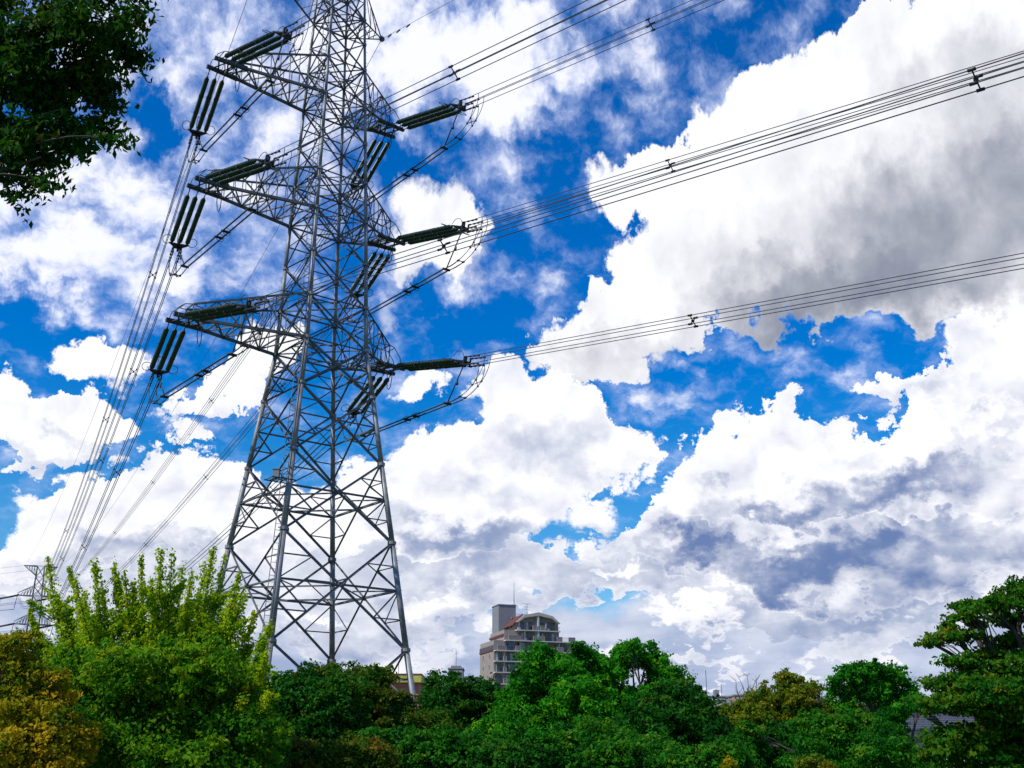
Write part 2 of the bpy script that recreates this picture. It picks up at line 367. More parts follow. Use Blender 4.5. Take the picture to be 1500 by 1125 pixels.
rings = [xc(1, 8.44), xc(8.44, 14.79), xc(14.79, 19.71), 27.24, 30.2, 36.38, 39.3, 45.24, 48.2, 52.34, 55.2]
lattice_tower(T, TP, panels, STEEL, lambda z: .20 - .0022 * z, lambda z: .125 if z < 25 else .09, lambda z: .075 if z < 25 else .055, 24.5, rings)
# footings
m = MB()
for sx in (-1, 1):
    for sy in (-1, 1):
        c = TP(sx, sy, 0); f_ = MB(); f_.prism(c - UP * .3, c + UP * .5, .7, .5, n=12); f_.build('footing', GREYB, T, TC)
# ladder beside the near leg
m = MB(); lo = -AX * .42 - LN * .10; rv = AX * .17
for z0, z1 in zip(([.5] + panels)[:-1], ([.5] + panels)[1:]):
    a, b = TP(-1, -1, z0) + lo, TP(-1, -1, z1) + lo
    for s_ in (-1, 1): m.prism(a + rv * s_, b + rv * s_, .026, n=4)
    n_ = int((z1 - z0) / .36)
    for k in range(n_):
        c = a + (b - a) * (k + .5) / n_; m.prism(c - rv, c + rv, .017, n=4)
    m.prism(b, TP(-1, -1, z1), .03, n=4)
m.build('ladder', STEEL, T, TC)
# small service platform with a control box by the ladder
m = MB(); c = TP(-1, -1, 17.6) + lo - AX * .5; bx = MB()
for k in range(5): m.prism(c - LN * .5 + AX * (k * .22 - .44), c + LN * .5 + AX * (k * .22 - .44), .03, n=4)
m.prism(c - AX * .5 - LN * .5, c + AX * 1.0 - LN * .5, .04, n=4); m.prism(c - AX * .5 + LN * .5, c + AX * 1.0 + LN * .5, .04, n=4)
pf = m.build('platform', STEEL_D, T, TC)
bx.prism(c + UP * .06, c + UP * .56, .25, n=4); bx.prism(c + UP * .56, c + UP * .60, .30, n=4); bo = bx.build('control_box', GREYB, pf, TC)
# crossarms
ARM = {'u': (45.24, 48.2, 9.11, 5.33), 'm': (36.38, 39.4, 9.63, 5.71), 'l': (27.24, 30.3, 10.10, 6.0)}
TH = .60
def loc(x, y, z): return TC + AX * x + LN * y + UP * z
def crossarm(z, zt, length, side):
    a = half(z); at_ = half(zt); m = MB(); big = MB(); L_ = length
    n = 5 if length > 7 else 3
    tipx = L_ - 1.25
    hz = .95 if length > 7 else 1.5      # height of the upper chord above the tip
    bot = lambda t, s: loc(side * (a + (tipx - a) * t), s * (a + (TH - a) * t), z)
    top = lambda t, s: loc(side * (at_ + (tipx + .1 - at_) * t), s * (at_ + (TH * .9 - at_) * t), zt + (z + hz - zt) * t)
    for s in (-1, 1):
        big.angle(bot(0, s), bot(1, s), .17); big.angle(top(0, s), top(1, s), .11)
        m.angle(top(1, s), bot(1, s), .07)
        for i in range(n):
            t0, t1 = i / n, (i + 1) / n
            m.angle(bot(t1, s), top(t1, s), .06)
            m.angle(top(t0, s), bot(t1, s), .08) if i % 2 == 0 else m.angle(bot(t0, s), top(t1, s), .08)
            m.angle((bot(t0, s) + bot(t1, s)) / 2, (top(t0, s) + top(t1, s)) / 2, .05)
            big.plate(bot(t1, s), LN, .14, .03)
    for i in range(n):
        t0, t1 = i / n, (i + 1) / n
        m.angle(bot(t1, -1), bot(t1, 1), .08); m.angle(top(t1, -1), top(t1, 1), .06)
        m.angle(bot(t0, -1), bot(t1, 1), .075); m.angle(bot(t0, 1), bot(t1, -1), .075)
        if i % 2: m.angle(top(t0, -1), top(t1, 1), .05)
        else: m.angle(top(t0, 1), top(t1, -1), .05)
    # little guard frame with a bent rail at the tip
    e = loc(side * (L_ - .35), 0, z)
    for s in (-1, 1):
        p0 = top(1, s); p1 = loc(side * (L_ - .7), s * .42, z + hz * .95); p2 = loc(side * (L_ - .25), s * .42, z + hz * .55); p3 = loc(side * (L_ - .15), s * .45, z + .1)
        m.tube([p0, p1, p2, p3], .03, n=5)
    m.tube([loc(side * (L_ - .7), -.42, z + hz * .95), loc(side * (L_ - .7), .42, z + hz * .95)], .03, n=5)
    arm = big.build('crossarm', STEEL, T, TC); m.build('arm_lattice', STEEL, arm, TC)
    for s in (-1, 1):                     # two heavy beams that carry the insulators
        b = MB(); p = loc(side * (L_ - 2.2), s * (TH + .14), z); q = loc(side * L_, s * TH, z)
        b.prism(p, q, .16, .13, n=4, up=UP); b.angle(p + UP * .16, q + UP * .14, .08)
        for k in range(3): c = loc(side * (L_ - .25 - .55 * k), s * TH, z); b.plate(c + LN * s * .12, AX, .14, .05)
        b.build('tip_beam', STEEL_D, arm, TC)
    b = MB()
    for k in range(3):
        x0 = L_ - .3 - .62 * k; b.angle(loc(side * x0, -TH, z), loc(side * (x0 - .5), TH, z), .10); b.angle(loc(side * x0, TH, z), loc(side * (x0 - .5), -TH, z), .10)
    b.build('tip_bracing', STEEL_D, arm, TC)
    b = MB(); x = L_ - (1.9 if side < 0 else .75)
    pts = [loc(side * x, -.35, z - .1), loc(side * (x - .03), -.3, z - .7), loc(side * (x - .05), -.22, z - 1.25), loc(side * (x - .05), 0, z - 1.42), loc(side * (x - .05), .22, z - 1.25), loc(side * x, .3, z - .7), loc(side * x, .35, z - .1)]
    b.tube(pts, .028, n=6); b.build('hanging_loop', WIRE, arm, TC)
for k, (z, zt, lL, lR) in ARM.items():
    crossarm(z, zt, lL, -1); crossarm(z, zt, lR, 1)
# earth wire arms at the top
ET = {1: loc(3.55, 0, 52.5), -1: loc(-6.2, 0, 54.8)}
for side in (1, -1):
    m = MB(); a = half(52.34); e = ET[side]
    for s in (-1, 1):
        m.angle(loc(side * a, s * a, 52.34), e, .10); m.angle(loc(side * half(55.2), s * half(55.2), 55.2), e, .09)
        for t in (.35, .65): 
            p = loc(side * a, s * a, 52.34) * (1 - t) + e * t; q = loc(side * half(55.2), s * half(55.2), 55.2) * (1 - t) + e * t
            m.angle(p, q, .05); m.angle(p, loc(side * half(55.2), s * half(55.2), 55.2) * (1 - t + .3) + e * (t - .3), .05)
        for t in (.25, .5, .75):
            p = loc(side * a, s * a, 52.34) * (1 - t) + e * t; q = loc(side * a, -s * a, 52.34) * (1.15 - t) + e * (t - .15); m.angle(p, q, .05)
    m.plate(e, LN, .22, .14)
    m.build('earth_wire_arm', STEEL, T, TC)

# ------------------------------------------------------------------ insulator sets (master along local Z, then copied)
prof = [(.03, .0), (.03, .85), (.07, .86), (.07, .95)]
z = .95; nd = 36; pitch = 5.35 / nd
for i in range(nd):
    if i in (12, 24): prof += [(.16, z), (.16, z + .10)]; z += .10; 
    prof += [(.07, z + .01), (.155, z + .045), (.165, z + .065), (.155, z + .08), (.075, z + .095)]; z += pitch * .965
prof += [(.08, z), (.08, z + .12), (.03, z + .13), (.03, 6.75)]
smb = MB(); smb.lathe(prof, 14)
col_mb = MB()
def make_set():
    root = empty('insulator_set')
    first = None
    for x in (-.5, 0, .5):
        s = smb.build('insulator_string', PORC, root) if first is None else first.copy()
        if first is None: first = s
        else: col.objects.link(s); s.parent = root
        s.location = (x, 0, 0)
        for za, zb, rc in ((2.72, 2.88, .17), (4.55, 4.71, .17), (.8, .98, .09), (6.30, 6.45, .10)):
            c = MB(); c.prism((0, 0, za), (0, 0, zb), rc, n=12); c.build('collar', BLACK, s)
    y = MB(); y.add([(-.68, -.04, 6.62), (.68, -.04, 6.62), (.34, -.04, 7.0), (-.34, -.04, 7.0), (-.68, .04, 6.62), (.68, .04, 6.62), (.34, .04, 7.0), (-.34, .04, 7.0)],
                    [(0, 1, 2, 3), (7, 6, 5, 4), (0, 4, 5, 1), (1, 5, 6, 2), (2, 6, 7, 3), (3, 7, 4, 0)])
    y.box((-.06, -.34, 6.95), (.06, .34, 7.12)); y.box((-.3, -.05, 7.05), (.3, .05, 7.2))
    y.box((-.3, -.3, 7.16), (-.22, .3, 7.26)); y.box((.22, -.3, 7.16), (.30, .3, 7.26))
    y.build('yoke_plate', BLACK, root)
    for sx in (-1, 1):
        r_ = MB(); pts = [(sx * (.5 + .32 + .30 * math.cos(t)), .0 + .12 * math.sin(t), 6.25 + .36 * math.sin(t)) for t in np.linspace(0, 2 * math.pi, 19)[:-1]]
        r_.tube(pts, .022, n=6, close=True); r_.build('arcing_ring', WIRE, root)
    h = MB(); pts = [(-.1 + 0 * t, -.18 - .62 * math.sin(t), 6.75 - 1.0 * (1 - math.cos(t)) * .55) for t in np.linspace(0, 2.6, 12)]
    h.tube(pts, .02, n=6); h.build('arcing_horn', WIRE, root)
    for sx in (-1, 1):
        for sy in (-1, 1):
            c = MB(); c.tube([(sx * .26, sy * .26, 7.2), (sx * .25, sy * .25, 7.9), (sx * .24, sy * .24, 8.5)], .034, n=6)
            for q in (7.35, 7.75, 8.15, 8.5): c.prism((sx * .25, sy * .25, q - .06), (sx * .25, sy * .25, q + .06), .06, n=8)
            c.build('wire_clamp', BLACK, root)
    return root
NTH, NS = 2.3567, -.1903
FTH, FS = -.434, -.134
def dirv(th, s): return np.array([math.sin(th), math.cos(th), s])
def frame(d):
    d = d / np.linalg.norm(d); x = np.cross(d, UP); x /= np.linalg.norm(x); y = np.cross(d, x)
    return Matrix(((x[0], y[0], d[0]), (x[1], y[1], d[1]), (x[2], y[2], d[2])))
master = make_set(); used = False
ROWN = {'u': 'top', 'm': 'middle', 'l': 'bottom'}
ends = {}
SIDES = {-1: 'long left', 1: 'short right'}
for k, (z, zt, lL, lR) in ARM.items():
    for side in (-1, 1):
        l = (lL if side < 0 else lR) - .75
        for far in (-1, 1):
            d = dirv(NTH, NS) if far < 0 else dirv(FTH, FS)
            S_ = loc(side * l, far * (TH + .02), z - .06)
            o = master if not used else copy_tree(master); used = True
            o.location = S_; o.rotation_mode = 'QUATERNION'; o.rotation_quaternion = frame(d).to_quaternion()
            how = 'slanting up rightward' if far < 0 else 'hanging down leftward'
            tag(o, 'dark green insulator strings %s from the %s %s crossarm' % (how, SIDES[side], ROWN[k]), 'insulator', 'insulator sets on the crossarm tips')
            dn = d / np.linalg.norm(d); ends[(k, side, far)] = (S_ + dn * 7.2, dn)

# ------------------------------------------------------------------ conductor bundles
def bundle(pts, label, spacers, group, r=.022, half_=.24, start_n=1):
    pts = np.array(pts); d = pts[-1] - pts[0]; x = np.cross(d, UP); x /= np.linalg.norm(x)
    root = empty('conductor_bundle', tuple(pts[0])); tag(root, label, 'power line', group)
    for sx in (-1, 1):
        for sz in (-1, 1):
            m = MB(); q = [p + x * sx * half_ + UP * sz * half_ for p in pts]
            m.tube(q, r, n=5); m.build('conductor', WIRE, root, tuple(pts[0]))
    tl = np.concatenate([[0], np.cumsum(np.linalg.norm(np.diff(pts, axis=0), axis=1))])
    for s in spacers:
        c = np.array([np.interp(s, tl, pts[:, i]) for i in range(3)]); m = MB()
        for sx in (-1, 1):
            for sz in (-1, 1):
                e = c + x * sx * half_ + UP * sz * half_
                m.prism(c, e, .028, n=4); dd = d / np.linalg.norm(d); m.prism(e - dd * .12, e + dd * .12, .062, n=6)
        m.prism(c - d / np.linalg.norm(d) * .06, c + d / np.linalg.norm(d) * .05, .08, n=6)
        m.build('spacer', BLACK, root, tuple(pts[0]))
    return root
WS = {('u', 1): -.1104, ('m', 1): -.1250, ('l', 1): -.1235, ('u', -1): -.100, ('m', -1): -.0985, ('l', -1): -.1085}
SPN = {('u', 1): [16, 62], ('m', 1): [16.6, 60], ('l', 1): [17.3, 62], ('u', -1): [16, 40], ('m', -1): [15.9, 41], ('l', -1): [16, 40.4]}
for (k, side), w in WS.items():
    E, dn = ends[(k, side, -1)]
    t = np.concatenate([np.linspace(0, 80, 24), np.linspace(95, 260, 10)])
    pts = [E + dirv(NTH, w) * tt + UP * (3e-5 * tt * tt) for tt in t]
    bundle(pts, 'four wire bundle running up to the right from the %s %s crossarm' % (SIDES[side], ROWN[k]), SPN[(k, side)], 'power line bundles')
# the second tower far to the left
FD = 400.0
fr = ray(49, 915); fr = fr / math.hypot(fr[0], fr[1]); FC = np.array([fr[0] * FD, fr[1] * FD, 0])
FAX = np.array([math.cos(.348), math.sin(.348), 0]); FLN = np.array([-math.sin(.348), math.cos(.348), 0])
FZ = {'e': 64.5, 'u': 55.0, 'm': 46.1, 'l': 37.1}
FL = 5.8
SAG = {('u', -1): 15.5, ('m', -1): 10.8, ('l', -1): 8.8, ('u', 1): 3.5, ('m', 1): 4.0, ('l', 1): 4.3}
SPF = {('u', -1): [19.5, 52, 100, 150, 210], ('m', -1): [21.7, 46, 95, 150, 210], ('l', -1): [21.9, 49.6, 100, 160], ('u', 1): [22, 58, 106, 157, 210], ('m', 1): [22, 59, 109, 160, 220], ('l', 1): [24, 72, 120, 170]}
for (k, side), sg in SAG.items():
    E, dn = ends[(k, side, 1)]
    F = FC + FAX * side * FL + UP * FZ[k]; h_ = F - E; F = F - h_ / np.linalg.norm(h_) * 6.5
    pts = [E + (F - E) * u - UP * 4 * sg * u * (1 - u) for u in np.linspace(0, 1, 48)]
    bundle(pts, 'four wire bundle descending left from the %s %s crossarm' % (SIDES[side], ROWN[k]), SPF[(k, side)], 'power line bundles', r=.03)
# earth wires
def wire(pts, label, r=.014, name='earth_wire'):
    m = MB(); m.tube(pts, r, n=5); 
    o = m.build(name, WIRE, None, tuple(np.array(pts[0]))); tag(o, label, 'wire', 'thin earth wires'); return o
for side in (-1, 1):
    e = ET[side]; F = FC + FAX * side * 5.0 + UP * FZ['e']
    wire([e + (F - e) * u - UP * 4 * 7 * u * (1 - u) for u in np.linspace(0, 1, 48)], 'thin wire descending left from the %s arm atop the big tower' % ('left' if side < 0 else 'right'), .02)
    o = wire([e + dirv(NTH, -.10) * t for t in np.linspace(0, 200, 20)], 'thin wire rising right from the %s arm atop the big tower' % ('left' if side < 0 else 'right'))
    m = MB()
    for t in (.9, 1.9, 3.0):
        c = e + dirv(NTH, -.10) * t; m.prism(c - LN * .22 - UP * .1, c + LN * .22 - UP * .1, .05, n=6)
        m.prism(c - UP * .1, c, .03, n=4)
    m.build('vibration_damper', BLACK, o, tuple(e))

# ------------------------------------------------------------------ jumpers: a pair of pipes slung under each arm
def bez(a, b, c, d, n=14):
    return [a * (1 - t) ** 3 + 3 * b * t * (1 - t) ** 2 + 3 * c * t * t * (1 - t) + d * t ** 3 for t in np.linspace(0, 1, n)]
for k in ARM:
    for side in (-1, 1):
        E1, d1 = ends[(k, side, -1)]; E2, d2 = ends[(k, side, 1)]
        h_ = E2 - E1; h_[2] = 0; h_ /= np.linalg.norm(h_); pr = np.cross(h_, UP)
        J1 = E1 + h_ * 2.2 - UP * 2.15; J2 = E2 - h_ * 1.9 - UP * 2.05
        root = empty('jumper', tuple((J1 + J2) / 2)); og = (J1 + J2) / 2
        tag(root, 'dark jumper pipes with looping wire ends beneath the %s %s crossarm' % (SIDES[side], ROWN[k]), 'jumper', 'jumpers under the crossarms')
        for s in (-1, 1):
            m = MB(); m.tube([J1 + pr * s * .19, J2 + pr * s * .19], .052, n=8); m.build('pipe', WIRE, root, og)
        for t in (0, .36, .46, 1.0):
            m = MB(); c = J1 + (J2 - J1) * t; m.prism(c - pr * .27, c + pr * .27, .09, n=6)
            if t in (.36, .46):
                m.tube([c + h_ * .02 + pr * s_ * .1 + (pr * math.cos(q) + UP * math.sin(q)) * .25 for s_ in (1,) for q in np.linspace(0, 2 * math.pi, 13)[:-1]], .018, n=5, close=True)
            m.build('pipe_clamp', BLACK, root, og)
        for (J, E, d, hh) in ((J1, E1, d1, -h_), (J2, E2, d2, h_)):
            m = MB(); m.prism(E - d * .25 - UP * .12, J + UP * .05, .04, n=6); m.prism((E + J) / 2 - UP * .15, (E + J) / 2 + UP * .15, .07, n=6)
            m.build('support_strut', STEEL_D, root, og)
            dh = np.array([d[0], d[1], 0]); dh /= np.linalg.norm(dh)
            x = np.cross(d, UP); x /= np.linalg.norm(x)
            for sx in (-1, 1):
                for sz in (-1, 1):
                    a = E + dh * (1.6 + .25 * sz) + x * sx * .24 + UP * (sz * .24 - .2)
                    dj = J + pr * sx * .19 * (1 if (pr @ x) > 0 else -1)
                    m = MB(); m.tube(bez(a, a - UP * 1.5 + dh * .15, dj + hh * 1.7 - UP * (.35 + .12 * sz), dj), .021, n=5); m.build('jumper_cable', WIRE, root, og)
            for t in (5, 9):
                m = MB(); q = []
                for sx in (-1, 1):
                    for sz in (-1, 1):
                        a = E + dh * (1.6 + .25 * sz) + x * sx * .24 + UP * (sz * .24 - .2); dj = J + pr * sx * .19 * (1 if (pr @ x) > 0 else -1)
                        q.append(bez(a, a - UP * 1.5 + dh * .15, dj + hh * 1.7 - UP * (.35 + .12 * sz), dj)[t])
                c = sum(q) / 4
                for p in q: m.prism(c, p, .025, n=4); m.prism(p - UP * .05, p + UP * .05, .06, n=6)
                m.build('cable_spacer', BLACK, root, og)

# ------------------------------------------------------------------ far tower
FT = empty('lattice_tower', tuple(FC))
tag(FT, 'small distant lattice power tower at the left edge behind the yellow green tree', 'power tower')
def fhalf(zz_): return float(np.interp(zz_, [0, 30, 37.1, 55, 64.5], [4.8, 2.5, 2.0, 1.35, 1.05]))
def FTP(sx, sy, z): a = fhalf(z); return FC + FAX * sx * a + FLN * sy * a + UP * z
CORN = [(-1, -1), (1, -1), (1, 1), (-1, 1)]
fp = [0, 8, 15, 21, 26, 30, 33.6, 37.1, 40.1, 43.1, 46.1, 49.1, 52.1, 55, 58, 61, 64.5]
for c in CORN:
    m = MB()
    for a, b in zip(fp[:-1], fp[1:]): m.prism(FTP(*c, a), FTP(*c, b), .19, n=6)
    m.build('leg', FARST, FT, FC)
for i in range(4):
    m = MB(); A, B = CORN[i], CORN[(i + 1) % 4]
    for a, b in zip(fp[:-1], fp[1:]):
        m.prism(FTP(*A, a), FTP(*B, b), .095, n=4); m.prism(FTP(*B, a), FTP(*A, b), .095, n=4); m.prism(FTP(*A, b), FTP(*B, b), .08, n=4)
    m.build('lattice_panel', FARST, FT, FC)
def farm(z, side, ln, rise):
    m = MB(); a = fhalf(z); tip = FC + FAX * side * ln + UP * z
    for s in (-1, 1):
        p = FTP(side, s, z); q = FTP(side, s, z + rise) if rise > 0 else FTP(side, s, z + rise)
        m.prism(p, tip, .17, n=4); m.prism(q, tip + UP * (.8 if rise > 0 else 0), .11, n=4)
        for t in (.2, .4, .6, .8): m.prism(p + (tip - p) * t, q + (tip - q) * (t - .12), .07, n=4); m.prism(p + (tip - p) * t, q + (tip - q) * t, .06, n=4)
    for t in (.2, .5, .8): m.prism(FTP(side, -1, z) * (1 - t) + tip * t, FTP(side, 1, z) * (1 - t) + tip * t, .08, n=4)
    m.build('crossarm', FARST, FT, FC)
for k in ('u', 'm', 'l'):
    for s in (-1, 1): farm(FZ[k], s, FL, 3.2)
for s in (-1, 1): farm(FZ['e'], s, 5.0, -3.0)
OD = np.array([-.93, .10, 0])            # its line carries on to the left
for k in ('u', 'm', 'l'):
    for s in (-1, 1):
        tip = FC + FAX * s * FL + UP * FZ[k]
        for far in (0, 1):
            if far == 0: d = OD + UP * (-.16); nm = 'pointing left'
            else:
                E, _ = ends[(k, s, 1)]; d = E - tip; d[2] = -.1 * np.linalg.norm(d); nm = 'pointing right'
            d = d / np.linalg.norm(d)
            m = MB(); m.prism(tip, tip + d * 6.4, .30, n=6); root = m.build('insulator_set', STEEL_D, None, tuple(tip))
            tag(root, 'tiny insulator %s on the %s %s arm of the distant tower' % (nm, 'left' if s < 0 else 'right', ROWN[k]), 'insulator', 'insulators on the distant tower')
            if far == 0:
                e = tip + d * 6.4; F = e + OD * 300 + UP * 12
                pts = [e + (F - e) * u - UP * 40 * u * (1 - u) for u in np.linspace(0, 1, 20)]
                bundle(pts, 'faint far wires leaving left from the %s %s arm of the distant tower' % ('left' if s < 0 else 'right', ROWN[k]), [], 'far power line bundles', r=.03)
        a = tip + OD * 6 - UP * .6; b = tip + OD * .6 - UP * 3.8; m = MB(); m.tube([a, a - UP * 4.2, b - UP * .6, b], .09, n=5); m.prism(b, tip, .1, n=4)
        tag(m.build('jumper', WIRE, None, tuple(tip)), 'small looped jumper hanging under the %s %s arm of the distant tower' % ('left' if s < 0 else 'right', ROWN[k]), 'jumper', 'jumpers of the distant tower')
for s in (-1, 1):
    e = FC + FAX * s * 5.0 + UP * FZ['e']
    wire([e + OD * t * 300 + UP * (8 * t - 36 * t * (1 - t)) for t in np.linspace(0, 1, 16)], 'thin wire leaving left from the %s top arm of the distant tower' % ('left' if s < 0 else 'right'), .035)

# ------------------------------------------------------------------ foliage machinery
rng = np.random.default_rng(7)
def leaf_object(name, P, Nn, size, tint, m, parent, origin, ratio=.55, droop=0.0):
    n = len(P)
    r = rng.normal(size=(n, 3)); Nn = Nn + r * .95; Nn /= np.linalg.norm(Nn, axis=1)[:, None] + 1e-9
    t = rng.normal(size=(n, 3)); t[:, 2] -= droop; t -= Nn * (t * Nn).sum(1)[:, None]; t /= np.linalg.norm(t, axis=1)[:, None] + 1e-9
    b = np.cross(Nn, t)
    s = size * rng.uniform(.65, 1.35, n)[:, None]
    o = np.array(origin)
    V = np.empty((n, 4, 3)); V[:, 0] = P - t * s * .5; V[:, 1] = P + b * s * ratio * .5 + Nn * s * .08; V[:, 2] = P + t * s * .5; V[:, 3] = P - b * s * ratio * .5 + Nn * s * .08
    V -= o
    me = bpy.data.meshes.new(name); me.vertices.add(n * 4); me.vertices.foreach_set('co', V.reshape(-1).astype(np.float32))
    me.loops.add(n * 4); me.loops.foreach_set('vertex_index', np.arange(n * 4, dtype=np.int32))
    me.polygons.add(n); me.polygons.foreach_set('loop_start', np.arange(0, n * 4, 4, dtype=np.int32)); me.polygons.foreach_set('loop_total', np.full(n, 4, dtype=np.int32))
    at_ = me.attributes.new('tint', 'FLOAT', 'FACE'); at_.data.foreach_set('value', np.clip(tint, 0, 1).astype(np.float32))
    me.update(); me.materials.append(m)
    ob = bpy.data.objects.new(name, me); col.objects.link(ob); ob.parent = parent
    return ob
def lobes_to_leaves(lobes, size, dens=1.0, clump=None, fill=.35, flat=1.0):
    """lobes: array of (x,y,z,rx,ry,rz). Leaves sit in clumps over each lobe's surface."""
    Ps, Ns, Ts = [], [], []
    for li, lb in enumerate(lobes):
        c = lb[:3]; r = lb[3:]
        area = 4 * math.pi * ((r[0] * r[1]) ** 1.6 / 3 + (r[0] * r[2]) ** 1.6 / 3 + (r[1] * r[2]) ** 1.6 / 3) ** (1 / 1.6)
        cr = clump or max(size * 1.5, min(r.mean() * .26, size * 2.6))
        nc = max(8, int(area / (cr * cr) * .46))
        d = rng.normal(size=(nc, 3)); d /= np.linalg.norm(d, axis=1)[:, None]
        cc = c + d * r * (rng.uniform(.62, 1.12, nc) + (rng.random(nc) < .16) * rng.uniform(.05, .30, nc))[:, None]
        nl = max(6, int(dens * 2.1 * cr * cr * math.pi / (size * size * .5)))
        ct = rng.normal(0, .20, nc) + rng.normal(0, .10)
        q = rng.normal(size=(nc, nl, 3)); q /= np.linalg.norm(q, axis=2)[:, :, None]
        rad = rng.uniform(.15, 1, (nc, nl, 1)) ** .6 * np.where(rng.random((nc, nl, 1)) < .12, 1.45, 1.0)
        sc = np.array([1, 1, .6 * flat]) * cr * rng.uniform(.55, 1.5, (nc, 1, 1))
        P = cc[:, None, :] + q * rad * sc
        Nn = q * .7 + d[:, None, :] * .5 + np.array([0, 0, .45])
        Tt = .45 + ct[:, None] + rng.normal(0, .13, (nc, nl))
        Ps.append(P.reshape(-1, 3)); Ns.append(Nn.reshape(-1, 3)); Ts.append(Tt.reshape(-1))
        nf = int(fill * nc * nl)
        if nf:
            d = rng.normal(size=(nf, 3)); d /= np.linalg.norm(d, axis=1)[:, None]
            P = c + d * r * rng.uniform(.25, .85, nf)[:, None]; Ps.append(P); Ns.append(d); Ts.append(.4 + rng.normal(0, .13, nf))
    return np.concatenate(Ps), np.concatenate(Ns), np.concatenate(Ts)
def curve(a, b, sag=.0, wob=.0, n=6):
    a = np.array(a, float); b = np.array(b, float); l = np.linalg.norm(b - a); pts = []
    w = rng.normal(size=3) * wob * l
    for t in np.linspace(0, 1, n): pts.append(a + (b - a) * t + w * math.sin(t * math.pi) + UP * sag * l * math.sin(t * math.pi))
    return pts
def tree(name, label, lobes, m, size, base=None, dens=1.0, r0=.16, group=None, cat='tree', twigs=5, fork=.45, **kw):
    lobes = np.array(lobes, float); c = lobes[:, :3].mean(0); size = size * 1.2
    if base is None: base = (c[0], c[1], 0)
    base = np.array([base[0], base[1], 0.]); root = empty(name, tuple(base)); tag(root, label, cat, group)
    zt = lobes[:, 2].min() + (c[2] - lobes[:, 2].min()) * fork
    fk = np.array([base[0] * .6 + c[0] * .4, base[1] * .6 + c[1] * .4, max(.8, zt * .75)])
    tb = MB(); tb.tube(curve(base, fk, 0, .04, 7), r0, n=9, r1=r0 * .75)
    tb.build('trunk', BARK, root, base)
    lb = MB()
    for L6 in lobes:
        e = L6[:3]; pts = curve(fk, e, .10, .06, 7); lb.tube(pts, r0 * .45, n=6, r1=r0 * .14)
        for _ in range(twigs):
            d = rng.normal(size=3); d[2] = abs(d[2]); d /= np.linalg.norm(d)
            s = pts[rng.integers(3, 7)]; lb.tube(curve(s, e + d * L6[3:] * .9, .05, .06, 4), r0 * .12, n=4, r1=r0 * .03)
    lb.build('limbs', BARK, root, base)
    P, Nn, Tt = lobes_to_leaves(lobes, size, dens, **kw)
    leaf_object('crown', P, Nn, size, Tt, m, root, base)
    return root
def pxl(lst, Y, depth=1.0, jit=.5):
    """(px, py, rx, ry) picture measurements of crown masses -> world lobes at distance Y"""
    out = []
    for i, (x, y, rx, ry) in enumerate(lst):
        dy = rng.uniform(-jit, jit) * 1.0; p = at(x, y, Y + dy); k = (Y) / FPX * 1.02
        out.append((p[0], p[1], p[2], rx * k, max(rx, ry) * k * depth, ry * k))
    return out
def body(cx, top, hw, Y, n=16, zlow=1.2, rl=.36, seed=0):
    """a generic rounded crown: lobes over the upper part of an ellipsoid"""
    rg = np.random.default_rng(seed + 11); p = at(cx, top, Y); k = Y / FPX; Rr = hw * k; zt = p[2]
    H = (zt - zlow) / 2; cz = zlow + H; out = []
    for i in range(n):
        u = (i + .5) / n; ph = i * 2.39996 + rg.uniform(-.3, .3); zz_ = 1 - 1.75 * u; rr = math.sqrt(max(0, 1 - zz_ * zz_))
        r = Rr * rl * rg.uniform(.8, 1.25)
        out.append((p[0] + math.cos(ph) * rr * (Rr - r * .7), Y + math.sin(ph) * rr * (Rr - r * .7), cz + zz_ * (H - r * .85), r * 1.1, r * 1.1, r * .9))
    out.append((p[0], Y, cz, Rr * .6, Rr * .6, H * .7))
    return out

GK = leafmat('ginkgo_leaves', [(.03, .13, .004), (.13, .30, .006), (.30, .44, .008), (.55, .50, .01)], .5)
GKL = leafmat('ginkgo_lower_leaves', [(.010, .10, .004), (.05, .20, .005), (.14, .30, .006), (.34, .38, .01)], .45)
ORG = leafmat('autumn_leaves', [(.05, .15, .004), (.20, .22, .005), (.38, .30, .008), (.52, .36, .01)], .45)
DKG = leafmat('dark_green_leaves', [(.003, .04, .003), (.007, .08, .004), (.018, .125, .005), (.08, .16, .008)], .30)
MIX = leafmat('green_brown_leaves', [(.008, .08, .004), (.035, .12, .006), (.10, .135, .008), (.21, .12, .010)], .34)
CAM = leafmat('camphor_leaves', [(.003, .075, .003), (.012, .17, .005), (.04, .27, .006), (.12, .36, .008)], .38)
MID = leafmat('mid_green_leaves', [(.004, .07, .004), (.015, .14, .005), (.04, .20, .007), (.14, .25, .01)], .36)
OLV = leafmat('olive_yellow_leaves', [(.025, .11, .004), (.09, .16, .006), (.19, .20, .008), (.34, .21, .012)], .38)
RGT = leafmat('olive_green_leaves', [(.006, .08, .004), (.025, .14, .005), (.07, .18, .007), (.17, .18, .010)], .38)
OVH = leafmat('overhanging_leaves', [(.005, .04, .003), (.012, .08, .004), (.04, .10, .006), (.17, .075, .010)], .40)
FAR = leafmat('far_wood_leaves', [(.012, .06, .012), (.03, .10, .016), (.05, .12, .02), (.10, .13, .025)], .25)

